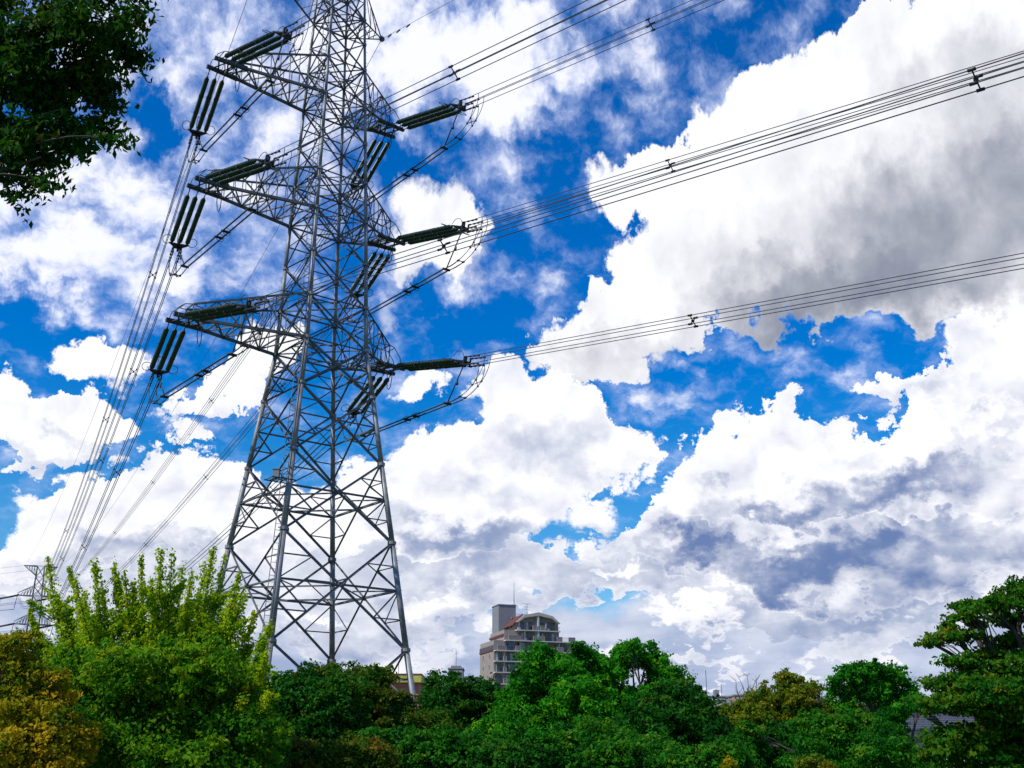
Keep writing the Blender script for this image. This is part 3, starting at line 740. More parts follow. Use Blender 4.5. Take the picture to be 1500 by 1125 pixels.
# ------------------------------------------------------------------ ginkgo with upright shoots
def ginkgo():
    Y = 30.0; base = at(235, 1125, Y); base[2] = 0
    root = empty('ginkgo_tree', tuple(base)); tag(root, 'bright yellow green tree with many upright leafy shoots in front of the tower', 'tree')
    tips = [(70,817),(101,832),(110,846),(124,868),(139,824),(167,822),(182,835),(196,853),(207,814),(236,804),(252,810),(267,832),(281,840),(313,801),
            (301,824),(329,814),(351,839),(357,872),(374,897),(396,915),(43,893),(86,880),(150,860),(222,850),(340,880),(372,940),(60,930),(390,960),(246,860),(292,870),(130,900)]
    nup = len(tips); tips = tips + [(float(rng.uniform(55, 400)), float(rng.uniform(925, 1075))) for _ in range(46)]
    tb = MB(); tb.tube(curve(base, base + UP * 1.6, 0, .03, 6), .20, n=10, r1=.15); tb.build('trunk', BARK, root, base)
    lb = MB(); Ps = []; Ns = []; Ts = []
    fk = base + UP * 1.5
    for i, (x, y) in enumerate(tips):
        e = at(x, y, Y + rng.uniform(-1.2, 1.2) - (2.6 if i >= nup else 0)); s = fk + UP * (rng.uniform(-.2, 1.0) if i < nup else -.9) + np.array([rng.uniform(-.25, .25), 0, 0])
        mid = s + (e - s) * .5; mid[0] += (e[0] - s[0]) * .16; mid[2] -= .1
        pts = bez(s, s * .55 + mid * .45 + np.array([(e[0] - s[0]) * .2, 0, 0]), mid + np.array([(e[0] - s[0]) * .12, 0, .2]), e, 16)
        lb.tube(pts, .05, n=5, r1=.008)
        for j in range(15):
            t = j / 15
            if t < .22: continue
            rad = (.075 + .56 * (1 - t) ** .85) * rng.uniform(.55, 1.35)
            n = int(370 * (.32 + (1 - t)) * rng.uniform(.4, 1.5))
            tt = rng.uniform(0, 1, (n, 1)); c = pts[j] * (1 - tt) + pts[j + 1] * tt
            d = rng.normal(size=(n, 3)); d /= np.linalg.norm(d, axis=1)[:, None]; d[:, 2] *= 1.5
            Ps.append(c + d * rad * rng.uniform(.15, 1.12, (n, 1))); Ns.append(d + np.array([0, 0, .4])); Ts.append(.28 + .42 * t + rng.normal(0, .16, n))
        for _ in range(15):               # side shoots that make the outline ragged
            j = rng.integers(5, 13); d = np.array([rng.uniform(-1.1, 1.1), rng.uniform(-.8, .8), rng.uniform(.4, 1.1)]); d /= np.linalg.norm(d); ln = rng.uniform(.25, .75)
            a = pts[j] + (rng.normal(size=3) * .08); b = a + d * ln; lb.tube([a, b], .012, n=4, r1=.004)
            n = int(260 * ln); tt = rng.uniform(.1, 1.03, (n, 1)); q = rng.normal(size=(n, 3)); q /= np.linalg.norm(q, axis=1)[:, None]
            Ps.append(a + (b - a) * tt + q * (.06 + .12 * (1 - tt))); Ns.append(q); Ts.append(.5 + rng.normal(0, .17, n))
    lb.build('limbs', BARK, root, base)
    leaf_object('crown', np.concatenate(Ps), np.concatenate(Ns), .075, np.concatenate(Ts), GK, root, base, ratio=.8)
    return root
ginkgo()
lob = pxl([(110,1000,60,45),(190,985,60,42),(270,985,65,40),(345,1000,50,40),(100,1080,75,60),(200,1070,80,60),(300,1070,75,60),(370,1080,50,55),(60,1030,40,50),(240,1120,120,60)], 27.5, jit=1.0)
tree('leafy_tree', 'broad mid green tree massed below the upright yellow green shoots', lob, GKL, .10, dens=.8, fill=.25)
lob = pxl([(20,960,40,32),(48,1002,36,30),(5,1000,50,50),(50,1050,55,50),(10,1100,70,55),(85,1105,45,45),(-60,1000,70,70),(-70,1090,90,70),(22,940,20,12),(84,992,16,10)], 25, jit=1.0)
tree('autumn_tree', 'orange brown autumn tree in the lower left corner', lob, ORG, .085, dens=.85)
# dark and mixed trees at the foot of the tower
tree('leafy_tree', 'very dark green tree in front of the near tower leg', body(440, 986, 92, 46, 18, seed=1) + pxl([(375,1040,35,40),(410,1010,30,22),(500,1010,30,20)], 45), DKG, .15)
tree('leafy_tree', 'green and rusty brown tree between the tower legs', pxl([(470,985,24,12),(545,990,30,14),(520,1010,45,30),(548,1028,36,24),(583,1040,30,22),(598,1068,36,28),(520,1060,60,50),(580,1090,50,45),(450,1005,30,20),(640,1068,30,24)], 50, jit=1.2), MIX, .14)
tree('leafy_tree', 'low rounded green tree bottom centre right of the tower foot', body(650, 1076, 95, 36, 15, seed=3) + pxl([(560,1112,50,40),(610,1098,40,30)], 35), MID, .11)
tree('leafy_tree', 'low green tree at the bottom edge under the dark tree', body(480, 1094, 95, 33, 14, seed=30), MIX, .11)
tree('conifer', 'small dark pointed tree left of the apartment building', pxl([(637,1000,10,14),(634,1022,18,16),(640,1050,28,24),(645,1080,30,30)], 66, jit=.4), DKG, .17)
tree('leafy_tree', 'dark green bushy tree in front of the lower left of the apartment building', pxl([(665,1012,28,20),(700,1010,26,17),(690,1035,45,28),(730,1045,30,28),(680,1070,55,35),(630,1032,14,14)], 58, jit=1.2), DKG, .17)
tree('leafy_tree', 'dark green tree hiding the foot of the apartment building', pxl([(745,1050,26,24),(760,1015,20,16),(757,1035,22,22),(740,1085,50,40)], 54, jit=.8), CAM, .15)
# camphor trees
lob = pxl([(788,975,26,26),(800,960,18,14),(775,998,24,22),(830,985,30,22),(848,962,20,17),(862,955,12,10),(820,1010,40,25),(780,1040,42,34),(850,1030,45,32),(800,1085,60,45),(870,1080,50,45),(845,945,8,8)], 51, jit=1.2)
tree('leafy_tree', 'bright green camphor tree overlapping the apartment building', lob, CAM, .14)
lob = pxl([(925,958,26,16),(905,972,24,18),(950,966,20,14),(968,982,14,16),(885,985,20,18),(878,968,9,12),(972,965,7,9),(893,1012,20,14),(950,1022,34,16),(985,1000,12,14),(915,1045,50,26),(965,1050,40,30),(930,1095,70,45),(955,945,6,6),(925,944,12,8),(885,1000,30,24),(985,1005,26,30),(930,1034,50,18),(868,985,24,26),(958,992,14,12)], 53, jit=1.0)
tree('leafy_tree', 'green camphor tree with a see-through gap showing its branches', lob, CAM, .14, twigs=6)
tree('leafy_tree', 'dense dark green domed tree right of the camphor trees', body(992, 994, 58, 47, 20, seed=5) + pxl([(960,1060,40,30),(1030,1075,34,30),(1010,1045,24,24)], 46), DKG, .14)
tree('leafy_tree', 'low green tree at the bottom edge in front of the camphor trees', body(885, 1088, 110, 36, 16, seed=6), MID, .11)
tree('leafy_tree', 'low mid green tree at the bottom edge below the dome tree', body(1020, 1096, 80, 34, 14, seed=7), MID, .11)
tree('leafy_tree', 'low dark green tree at the bottom edge below the apartment building', body(755, 1088, 60, 34, 14, seed=17), DKG, .11)
# right of centre
lob = pxl([(1092,1050,24,16),(1112,1030,24,16),(1140,1025,30,22),(1175,1022,24,18),(1155,997,18,12),(1152,989,9,6),(1190,1008,12,10),(1110,1050,40,26),(1165,1055,40,28),(1060,1055,26,20)], 52, jit=1.0)
tree('leafy_tree', 'olive yellow tree right of the dome tree', lob, OLV, .13, twigs=6)
lob = pxl([(1275,983,30,15),(1250,990,22,14),(1305,995,26,16),(1225,1010,15,12),(1330,1015,14,14),(1270,1010,36,17),(1310,1030,28,16),(1240,1032,14,12),(1222,998,8,6),(1340,1025,10,12)], 55, jit=.9)
tree('leafy_tree', 'round topped green tree standing alone against the sky right of centre', lob, CAM, .14, twigs=6)
tree('leafy_tree', 'feathery light green tree in front of the round topped tree', pxl([(1195,1060,30,17),(1240,1058,35,15),(1275,1075,40,20),(1225,1085,50,24),(1290,1105,50,30),(1200,1110,50,30),(1100,1090,24,22),(1098,1072,16,12)], 38, jit=1.0), MID, .10)
tree('leafy_tree', 'shadowy dark green tree low between the olive and the feathery trees', pxl([(1150,1080,36,24),(1140,1110,60,30),(1070,1105,40,30),(1215,1070,20,14)], 43, jit=1.0), DKG, .13)
tree('leafy_tree', 'rusty green tree behind the feathery light green tree', pxl([(1215,1040,30,16),(1250,1045,30,14),(1180,1045,25,16),(1290,1050,30,14)], 60, jit=1.0), MIX, .16)
tree('leafy_tree', 'bright green tree beside the dark tiled roof', pxl([(1312,1044,18,14),(1345,1030,20,11),(1300,1072,26,18),(1325,1114,40,24)], 50, jit=.8), CAM, .14)
tree('shrub', 'small yellow brown shrub top at the bottom edge', pxl([(1190,1118,16,9),(1212,1122,10,6),(1172,1124,9,5)], 26, jit=.5), OLV, .06, r0=.05, cat='shrub')
tree('shrub', 'tiny yellow shoot at the bottom edge under the dome tree', pxl([(1070,1120,5,9),(1065,1128,8,8)], 26, jit=.1), ORG, .07, r0=.03, cat='shrub')
# big layered tree on the right
pads = [(1440,886,34,9),(1470,878,26,9),(1493,860,26,12),(1413,902,20,6),(1480,906,34,10),(1396,932,34,7),(1363,941,14,5),(1400,968,24,8),(1480,940,34,9),(1447,960,26,7),(1425,893,16,5),(1430,915,10,4),(1372,1000,22,7),(1413,1003,46,12),
        (1470,985,60,26),(1400,1030,48,14),(1452,1021,56,24),(1482,1062,60,34),(1413,1085,50,20),(1448,1112,80,28),(1375,1092,24,14),(1530,880,50,40),(1560,960,80,50),(1550,1060,90,60),(1620,1000,80,70),(1405,888,12,6),(1385,918,10,5)]
tree('layered_tree', 'large tree with flat layered branches at the right edge', pxl(pads, 27, depth=1.2, jit=1.0), RGT, .095, base=at(1540, 1125, 27.5), r0=.2, twigs=5, flat=.7, dens=.75)
# twiggy bare shoots
for x, y, lab in ((1100, 996, 'bare twiggy treetop showing left above the olive yellow tree'), (1193, 1002, 'bare twiggy treetop just right above the olive yellow tree')):
    Y = 56; b = at(x, 1060, Y); root = empty('bare_tree', (b[0], b[1], 0)); tag(root, lab, 'tree', 'bare treetops'); m = MB(); og = (b[0], b[1], 0)
    m.tube([np.array([b[0], b[1], 0]), b], .08, n=6, r1=.05); m.build('trunk', BARK, root, og); m = MB()
    for i in range(16):
        e = at(x + rng.uniform(-22, 22), y + rng.uniform(-8, 26), Y + rng.uniform(-.5, .5)); pts = curve(b + rng.normal(size=3) * .1, e, .08, .05, 6); m.tube(pts, .03, n=4, r1=.008)
        for _ in range(3): s = pts[rng.integers(2, 6)]; m.tube(curve(s, s + np.array([rng.uniform(-.35, .35), 0, rng.uniform(.1, .4)]), 0, .05, 3), .012, n=4, r1=.005)
    m.build('twigs', BARK, root, og)
# distant belt of trees that closes the view behind (individual small trees)
belt = [(350,1012,40,80),(420,1005,40,90),(500,1020,40,100),(590,1052,30,95),(655,1018,26,110),(1045,1056,26,110),(1085,1052,30,120),(1130,1040,35,110),(1210,1045,35,100),(1345,1030,26,95),(1000,1045,30,100),
        (280,1010,45,85),(200,1015,45,90),(60,1000,50,90),(-20,1010,50,90),(1420,1040,45,95),(1480,1040,45,95),(900,1060,50,90)]
for i, (x, y, hw, Y) in enumerate(belt):
    tree('leafy_tree', 'tree in the distant green belt showing between nearer crowns', body(x, y, hw, Y, 10, seed=40 + i), [FAR, MIX, DKG][i % 3], .26, dens=.6, group='trees of the distant belt', twigs=1)

# ------------------------------------------------------------------ overhanging branches, top left, close to the camera
def overhang():
    Y = 11.0; base = at(-420, 1125, Y); base[2] = 0
    L_ = [(50,60,62,50),(110,40,52,45),(160,60,42,45),(190,85,24,26),(185,30,22,22),(120,110,60,48),(60,140,60,48),(10,110,50,50),(150,140,34,26),(140,180,24,18),(95,195,45,28),(40,200,45,30),(15,235,30,20),(60,236,28,16),(105,222,24,12),(-30,190,60,60),(-40,70,60,60),
           (64,268,9,7),(18,288,9,9),(44,270,7,7),(10,262,16,10),(8,5,10,12),(155,205,14,8),(70,15,40,18),(-60,-10,90,50),(120,-20,70,30),(30,-60,90,40),(190,-30,50,40),(5,60,26,22)]
    lob = np.array(pxl([(x - 8, y - 4, rx * .86, ry * .88) for x, y, rx, ry in L_], Y, depth=.9, jit=.5)); root = empty('overhanging_tree', tuple(base)); tag(root, 'dark leafy branches reaching in at the top left corner', 'tree')
    fk = at(-330, 420, Y); m = MB(); m.tube(curve(base, fk, 0, .03, 8), .24, n=10, r1=.16); m.build('trunk', BARK, root, base)
    m = MB()
    for tgt in ((60, 70), (120, 110), (90, 160), (60, 230), (10, 260)):
        e = at(*tgt, Y + rng.uniform(-.4, .4)); m.tube(curve(fk, e, .08, .04, 9), .038, n=6, r1=.012)
    for l6 in lob:
        s = l6[:3] + np.array([-.7, 0, -.05 + rng.uniform(-.2, .1)]); m.tube(curve(s, l6[:3], .03, .05, 5), .016, n=4, r1=.006)
        for _ in range(4):
            d = rng.normal(size=3); d[0] = abs(d[0]) * .8; d /= np.linalg.norm(d); m.tube(curve(l6[:3] - [.1, 0, 0], l6[:3] + d * l6[3:] * .95, .02, .05, 4), .008, n=4, r1=.003)
    m.build('limbs', BARK, root, base)
    # leaves hang from short twigs: rows of elongated, drooping blades
    Ps = []; Ns = []; Ts = []
    for l6 in lob:
        vol = l6[3] * l6[5]; nt_ = int(vol * 1350) + 8
        for _ in range(nt_):
            d = rng.normal(size=3); d /= np.linalg.norm(d); c = l6[:3] + d * l6[3:] * rng.uniform(.2, 1.0) ** .6
            dr = np.array([rng.uniform(.1, 1), rng.uniform(-.6, .6), rng.uniform(-.35, .35)]); dr /= np.linalg.norm(dr); n = rng.integers(7, 12); tn = .38 + rng.normal(0, .18)
            for k in range(n): Ps.append(c + dr * k * .035 + rng.normal(size=3) * .022 - UP * .02); Ns.append(np.array([rng.normal(), rng.normal(), .6])); Ts.append(tn + rng.normal(0, .1))
    leaf_object('crown', np.array(Ps), np.array(Ns), .098, np.array(Ts), OVH, root, base, ratio=.42, droop=1.3)
overhang()

# ------------------------------------------------------------------ apartment building
def apartment():
    BY = 300.0; th = R(19); p0 = at(725.5, 1020, BY); K_ = .0350
    ex = np.array([math.cos(th), math.sin(th), 0]); ey = np.array([-math.sin(th), math.cos(th), 0])
    root = empty('apartment_building', (p0[0], p0[1], 0)); root.rotation_euler = (0, 0, th)
    tag(root, 'stepped grey brown apartment block with balconies and a red roof edge behind the trees', 'building')
    def Z(zy): return at(750, 840 + zy / 5.625, BY)[2]
    X = lambda zx: (zx - 255) * K_
    DEP = 13.0
    zA1, zA0, zB0, zC0 = Z(352), Z(455), Z(543), Z(630)
    fl = [Z(q) for q in (718, 810, 905, 995)]; step = fl[0] - fl[1]
    z = fl[-1]
    while z - step > .5: z -= step; fl.append(z)
    def tier(x0, x1, z0, z1, rec=1.4, dep=DEP, name='wall', mt=WALL):
        m = MB(); m.box((x0, rec, z0), (x1, dep, z1)); return m.build(name, mt, root)
    tier(0, 24.2, 0, zC0)                          # main body
    tier(0.02, 21.1, zC0, zB0, dep=DEP - .01); tier(2.8, 17.9, zB0, zA0, dep=DEP - .02)
    # top tier: gabled, chamfered shoulders
    m = MB(); xa, xb = X(420), X(760); zr = Z(308); zs = Z(335); zc = Z(392)
    prof = [(xa, zA0), (xb + .1, zA0), (xb, zc), (X(700), zs), (X(590), zr), (X(480), zs), (xa, zc)]
    n = len(prof)
    def ext(prof, y0, y1):
        mm = MB(); k = len(prof); mm.add([(x, y0, q) for x, q in prof] + [(x, y1, q) for x, q in prof], [tuple(range(k)), tuple(reversed(range(k, 2 * k)))] + [((i + 1) % k, i, k + i, k + (i + 1) % k) for i in range(k)]); return mm
    ext(prof, 1.4, DEP - .03).build('wall', WALL, root)
    rim = [(xb - .45, zc), (X(696), zs - .55), (X(590), zr - .75), (X(484), zs - .55), (xa + .45, zc)]
    outer = [(xb + .12, zc), (X(702), zs + .1), (X(590), zr + .12), (X(478), zs + .1), (xa - .12, zc)]
    mm = MB()
    for i in range(4):
        q = [outer[i], outer[i + 1], rim[i + 1], rim[i]]
        mm.add([(x, -.15, zz) for x, zz in q] + [(x, 1.5, zz) for x, zz in q], [(0, 1, 2, 3), (7, 6, 5, 4), (1, 0, 4, 5), (2, 1, 5, 6), (3, 2, 6, 7), (0, 3, 7, 4)])
    mm.build('gable_frame', WALLS, root)
    # red sloping roof on the left side of the top tier
    rr = MB(); A_ = (xa - .2, zc + .1); B_ = (X(478), zs + .22)
    rr.add([(A_[0] - .7, .8, A_[1] - .9), (B_[0], .8, B_[1]), (B_[0], DEP + .1, B_[1]), (A_[0] - .7, DEP + .1, A_[1] - .9), (A_[0] - .7, .8, A_[1] - .65), (B_[0], .8, B_[1] + .25), (B_[0], DEP + .1, B_[1] + .25), (A_[0] - .7, DEP + .1, A_[1] - .65)],
           [(0, 3, 2, 1), (4, 5, 6, 7), (0, 1, 5, 4), (1, 2, 6, 5), (2, 3, 7, 6), (3, 0, 4, 7)])
    rr.build('roof', REDR, root)
    rr = MB(); rr.box((-.2, 1.6, zC0), (.5, DEP + .15, zC0 + .45)); rr.box((2.5, 1.7, zB0 + 1.2), (2.79, DEP + .1, zB0 + 1.7)); rr.build('roof_edge', REDR, root)
    mm = MB(); mm.box((-.15, 1.7, zC0 + .46), (-.05, DEP, zC0 + 1.3))
    for k in range(9): mm.box((-.2, 1.7 + k * 1.35, zC0 + .45), (0, 1.8 + k * 1.35, zC0 + 1.45))
    mm.build('roof_railing', RAIL, root)
    # lift tower at the back left and small side stair
    lt = MB(); lt.box((3.4, DEP - 5.2, zA0), (8.2, DEP + .3, Z(222))); lt.box((3.25, DEP - 5.35, Z(222)), (8.35, DEP + .45, Z(214))); lt.build('lift_tower', GREYB, root)
    # mast and aerial
    a = MB(); a.prism((7.9, DEP - 4.6, Z(222)), (7.9, DEP - 4.6, Z(25)), .10, .05, n=6); a.build('lightning_rod', RAIL, root)
    a = MB(); xx = X(540); a.prism((xx, 4, zs), (xx, 4, Z(218)), .07, n=5)
    for q, w in ((220, 1.1), (245, .9), (268, .6)): a.prism((xx - w, 4, Z(q)), (xx + w, 4, Z(q)), .05, n=4)
    a.build('aerial', RAIL, root)
    a = MB(); a.prism((X(512), 5, zs + .3), (X(512), 5, Z(296)), .22, .12, n=6); a.box((X(450), 7, zs), (X(480), 8.5, Z(322))); a.build('roof_vent', GREYB, root)
    rl = MB()
    for k in range(9): rl.box((8.4 + k * .5, 8, zr - .5), (8.45 + k * .5, 8.05, zr + .5))
    rl.box((8.4, 8, zr + .45), (12.5, 8.05, zr + .52)); rl.build('roof_railing', RAIL, root)
    # central pilaster
    pm = MB(); pm.box((X(582), -.05, zB0 + .25), (X(595), 1.45, zr - .8)); pm.build('pilaster', TRIM, root)
    # side windows of the main body and top tier
    def win(x0, x1, y, z0, z1, curtain=False, side=False):
        f = MB(); 
        if side:
            f.box((x0 - .05, y, z0), (x0 + .12, y + 1.1, z1)); fo = f.build('window', TRIM, root); g_ = MB(); g_.box((x0 - .09, y + .08, z0 + .08), (x0 - .052, y + 1.02, z1 - .08)); g_.build('pane', GLASS, fo); return
        f.box((x0, y - .10, z0), (x1, y, z0 + .09)); f.box((x0, y - .10, z1 - .09), (x1, y, z1))
        nn = max(2, int(round((x1 - x0) / .85)))
        for k in range(nn + 1): q = x0 + (x1 - x0) * k / nn; f.box((q - .035, y - .097, z0 + .09), (q + .035, y - .003, z1 - .09))
        fo = f.build('window', RAIL, root); g_ = MB(); g_.box((x0 + .02, y - .05, z0 + .09), (x1 - .02, y + .02, z1 - .09)); g_.build('pane', GLASS, fo)
        if curtain:
            c = MB(); w = (x1 - x0) * rng.uniform(.15, .4); s_ = x0 + .04 if rng.random() < .5 else x1 - w - .04; c.box((s_, y - .065, z0 + .1), (s_ + w, y - .052, z1 - .1)); c.build('curtain', CURT, fo)
    zz = [zC0] + fl
    for k in range(1, len(zz)):
        for yy in (4.2, 9.4): win(0, 0, yy, zz[k] + 1.0, zz[k] + 2.2, side=True)
    for yy in (3.6, 6.4, 9.2): win(xa, 0, yy, zA0 + .7, zA0 + 1.5, side=True)
    win(2.8, 0, 4.0, zB0 + .9, zB0 + 2.0, side=True); win(2.8, 0, 6.0, zB0 + .9, zB0 + 2.0, side=True)
    # slabs, parapets and glazing
    def floor(x0, x1, z0, z1, solid, wins):
        s = MB(); s.box((x0 - .1, -.25, z0 - .22), (x1 + .1, 1.45, z0)); b = s.build('balcony', TRIM, root)
        for a_, c_ in solid: p = MB(); p.box((a_, -.15, z0), (c_, .02, z0 + 1.12)); p.build('parapet', PANEL, b)
        e = MB()
        for a_, c_ in solid: e.box((a_ - .03, -.19, z0 + 1.12), (c_ + .03, .06, z0 + 1.2)); e.box((a_ - .06, -.18, z0), (a_, .05, z0 + 1.12)); e.box((c_, -.18, z0), (c_ + .06, .05, z0 + 1.12))
        e.build('parapet_trim', WALLS, b)
        r_ = MB(); r_.box((x0, -.08, z0 + 1.0), (x1, -.03, z0 + 1.06)); q = x0
        while q < x1: r_.box((q, -.07, z0), (q + .035, -.04, z0 + 1.0)); q += .24
        r_.build('railing', RAIL, b)
        for i, (a_, c_) in enumerate(wins): win(a_, c_, 1.4, z0 + .05, z0 + 2.25, curtain=rng.random() < .6)
        for wx in [(wins[i][1] + wins[i + 1][0]) / 2 for i in range(len(wins) - 1)]:
            if rng.random() < .5: d_ = MB(); d_.box((wx - .08, .15, z0), (wx + .08, 1.39, z1 - .25)); d_.build('partition', WALLS, b)
    h = lambda a, b: (X(a), X(b))
    floor(xa, xb, zA0, zc, [h(545, 575), h(603, 635)], [h(440, 490), h(505, 555), h(600, 645), h(655, 730)])
    floor(2.8, 21.0, zB0, zA0, [h(355, 445), h(548, 578), h(605, 635), h(735, 775), h(827, 878)], [h(450, 480), h(495, 545), h(600, 645), h(655, 730)])
    floor(0, 21.2, zC0, zB0, [h(270, 335), h(412, 445), h(550, 650), h(735, 780), h(832, 870)], [h(345, 400), h(425, 450), h(455, 555), h(595, 650), h(665, 730), h(780, 825), h(840, 875)])
    tops = [zC0] + fl
    for k, z0 in enumerate(fl):
        floor(0, 24.0, z0, tops[k], [h(318, 338), h(415, 475), h(560, 650), h(740, 790), h(880, 930)], [h(268, 315), h(345, 400), h(425, 475), h(500, 560), h(600, 650), h(665, 730), h(790, 850), h(880, 950)])
    for k, z0 in enumerate([zA0, zB0, zC0] + fl[:3]):
        for ax_ in ((430, 655), (480, 745), (402, 565))[k % 3]:
            c = MB(); c.box((X(ax_), .35, z0 + .02), (X(ax_) + .8, .7, z0 + .62)); c.build('air_conditioner', CURT, root)
    # sloped shoulder at the right
    sh = MB(); sh.add([(21.1, 1.5, zC0), (24.2, 1.5, zC0), (21.1, 1.5, zB0 - .2), (21.1, DEP - .2, zC0), (24.2, DEP - .2, zC0), (21.1, DEP - .2, zB0 - .2)], [(0, 1, 2), (5, 4, 3), (1, 4, 5, 2), (0, 3, 4, 1), (0, 2, 5, 3)]); sh.build('roof', TILE, root)
    # laundry on two balconies
    for (a_, k, cm) in ((372, -1, CLOTH_R), (372, 1, CURT), (385, 1, CLOTH_R), (505, 0, CURT)):
        zb = (zC0 if k < 0 else fl[k]); c = MB()
        for i in range(3): c.box((X(a_) - .5 + i * .4, .3, zb + 1.0 + .1 * (i % 2)), (X(a_) - .2 + i * .4, .34, zb + 1.9)); 
        c.build('laundry', cm, root)
apartment()

# ------------------------------------------------------------------ other buildings
def simple_block(name, label, x0, x1, ytop, Y, dep, wall, rows, cols, zbase=0, roofbits=None, yaw=0):
    a = at(x0, ytop, Y); b = at(x1, ytop, Y); w = b[0] - a[0]; H = a[2]
    root = empty(name, (a[0], Y, 0)); root.rotation_euler = (0, 0, yaw); tag(root, label, 'building')
    m = MB(); m.box((0, 0, 0), (w, dep, H)); m.build('wall', wall, root)
    m = MB(); m.box((-.2, -.2, H), (w + .2, dep + .2, H + .35)); m.build('roof', GREYB, root)
    for r in range(rows):
        for c in range(cols):
            x = w * (c + .5) / cols; z = H - 2.2 - r * 3.0
            if z < 1: continue
            f = MB(); f.box((x - w / cols * .33, -.08, z), (x + w / cols * .33, .02, z + 1.5)); fo = f.build('window', TRIM, root)
            g_ = MB(); g_.box((x - w / cols * .30, -.12, z + .1), (x + w / cols * .30, -.081, z + 1.4)); g_.build('pane', GLASS, fo)
        if cols > 3: s = MB(); s.box((.1, -1.2, H - 3.1 - r * 3.0), (w - .1, -.1, H - 2.9 - r * 3)); s.box((.1, -1.2, H - 2.89 - r * 3), (w - .1, -1.05, H - 2.0 - r * 3)); s.build('balcony', WALLS, root)
    if roofbits: roofbits(root, w, H, dep)
    return root
def rb1(root, w, H, d):
    m = MB(); m.box((w * .15, 1, H + .35), (w * .85, d - 1, H + 1.0)); m.build('roof_hut', GREYB, root); m = MB(); m.prism((w * .5, 2, H + 1), (w * .5, 2, H + 5.2), .07, .04, n=5); m.build('lightning_rod', RAIL, root)
simple_block('tower_block', 'small grey building top with a thin mast left of the apartment building', 657, 678, 980, 330, 8, GREYB, 3, 2, roofbits=rb1)
simple_block('low_block', 'low grey flat roofed building adjoining the left of the apartment building', 674, 702, 993, 340, 8, GREYB, 3, 3)
def rb2(root, w, H, d):
    m = MB(); m.box((w * .55, 1, H + .35), (w * .7, 4, H + 2.2)); m.box((w * .08, 1, H + .35), (w * .2, 4, H + 1.0)); m.build('roof_hut', GREYB, root); m = MB(); m.prism((w * .3, 2, H), (w * .3, 2, H + 8), .10, n=5); m.prism((w * .8, 2, H), (w * .8, 2, H + 4), .08, n=5); m.build('aerial', RAIL, root)
simple_block('apartment_block', 'grey apartment block low on the skyline right of the dome tree', 1024, 1068, 1021, 360, 14, GREYB, 5, 5, roofbits=rb2)
simple_block('brown_building', 'small brown building low on the skyline beside the grey block', 1076, 1092, 1019, 350, 10, BROWNB, 3, 2)
simple_block('small_hut', 'narrow grey roof block between the two skyline buildings', 1068, 1075, 1021, 355, 8, GREYB, 3, 1)
# long building with yellow green fascia and salmon wall behind the tower foot
a = at(500, 989, 130); b = at(614, 990, 130); w = b[0] - a[0]; H = a[2]
root = empty('long_building', (a[0], 130, 0)); tag(root, 'long low salmon building with a yellow green roof fascia behind the tower foot', 'building')
m = MB(); m.box((0, 0, 0), (w, 14, H - .8)); m.build('wall', BRICK, root)
m = MB(); m.box((-.4, -.6, H - .8), (w + .3, 14.4, H)); m.build('fascia', YEL, root)
m = MB(); m.box((-.45, -.65, H), (w + .35, 14.45, H + .12)); m.prism((w * .7, 3, H), (w * .7, 3, H + 1.6), .04, n=4); m.build('roof', REDR, root)
a = at(612, 1000, 150); b = at(652, 1000, 150); w = b[0] - a[0]; H = a[2]
root = empty('red_roofed_house', (a[0], 150, 0)); tag(root, 'red roof of a house peeping out right of the tower foot', 'house')
m = MB(); m.box((0, 0, 0), (w, 8, H - 1.4)); m.build('wall', WALLS, root)
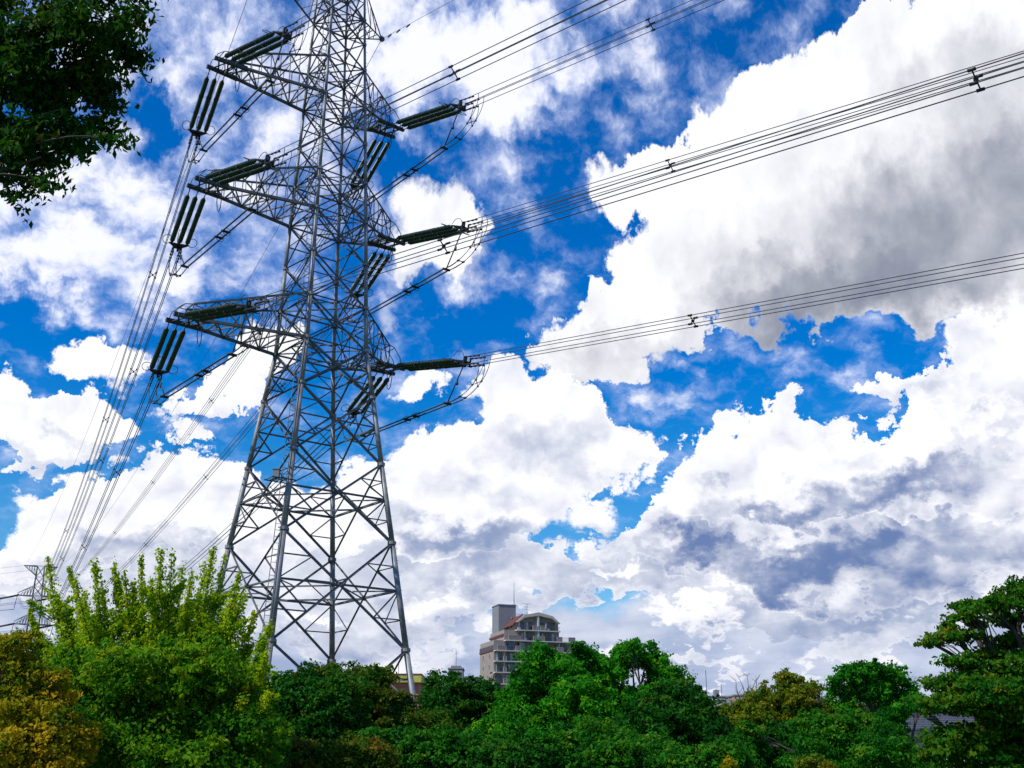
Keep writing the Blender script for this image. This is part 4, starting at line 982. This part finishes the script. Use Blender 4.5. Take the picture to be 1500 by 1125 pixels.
m = MB(); m.add([(-.4, -.5, H - 1.4), (w + .4, -.5, H - 1.4), (w + .4, 8.5, H - 1.4), (-.4, 8.5, H - 1.4), (.4, 4, H), (w - .4, 4, H)], [(0, 1, 5, 4), (2, 3, 4, 5), (1, 2, 5), (3, 0, 4), (3, 2, 1, 0)]); m.build('roof', BRICK, root)
# tiled house on the right
def tiled_house(x0, x1, yeave, yridge, Y, label):
    a = at(x0, yeave, Y); b = at(x1, yeave, Y); w = b[0] - a[0]; H = a[2]; HR = at(x0, yridge, Y + 3)[2]
    root = empty('tiled_roof_house', (a[0], Y, 0)); tag(root, label, 'house')
    m = MB(); m.box((.3, .5, 0), (w - .3, 6.5, H)); m.build('wall', WHITE, root)
    m = MB(); n = 6
    for i in range(n):                   # stepped courses of tiles
        t0, t1 = i / n, (i + 1) / n
        for sgn in (0, 1):
            y0 = (3.2 * t0) if sgn == 0 else 7 - 3.2 * t0; y1 = (3.2 * t1 + .15) if sgn == 0 else 7 - 3.2 * t1 - .15
            zq0 = H + (HR - H) * t0 + .10; zq1 = H + (HR - H) * t1 + .04
            i0 = .0 + t0 * w * .14; i1 = t1 * w * .14
            m.add([(i0 - .3, y0, zq0), (w - i0 + .3, y0, zq0), (w - i1 + .3, y1, zq1), (i1 - .3, y1, zq1), (i0 - .3, y0, zq0 - .1), (w - i0 + .3, y0, zq0 - .1)], [(0, 1, 2, 3), (4, 5, 1, 0)])
    m.box((w * .14 - .3, 3.1, HR - .05), (w * .86 + .3, 3.9, HR + .22))
    rf = m.build('roof', TILE, root)
    m = MB(); m.box((-.25, .05, H - .18), (w + .25, .2, H + .02)); m.build('gutter', GLASS, rf)
    for k in range(3):
        x = w * (k + .5) / 3; f = MB(); f.box((x - .7, .42, H - 1.5), (x + .7, .52, H - .4)); fo = f.build('window', TRIM, root); g_ = MB(); g_.box((x - .62, .38, H - 1.42), (x + .62, .419, H - .48)); g_.build('pane', GLASS, fo)
    return root
tiled_house(1318, 1375, 1069, 1049, 78, 'white walled house with a dark tiled roof among the trees on the right')
tiled_house(1392, 1452, 1066, 1047, 84, 'second dark tiled roof half hidden behind the layered tree')
tiled_house(1255, 1300, 1062, 1048, 120, 'distant tiled roof glimpsed under the round topped tree')
print('polys', sum(len(m.polygons) for m in bpy.data.meshes))
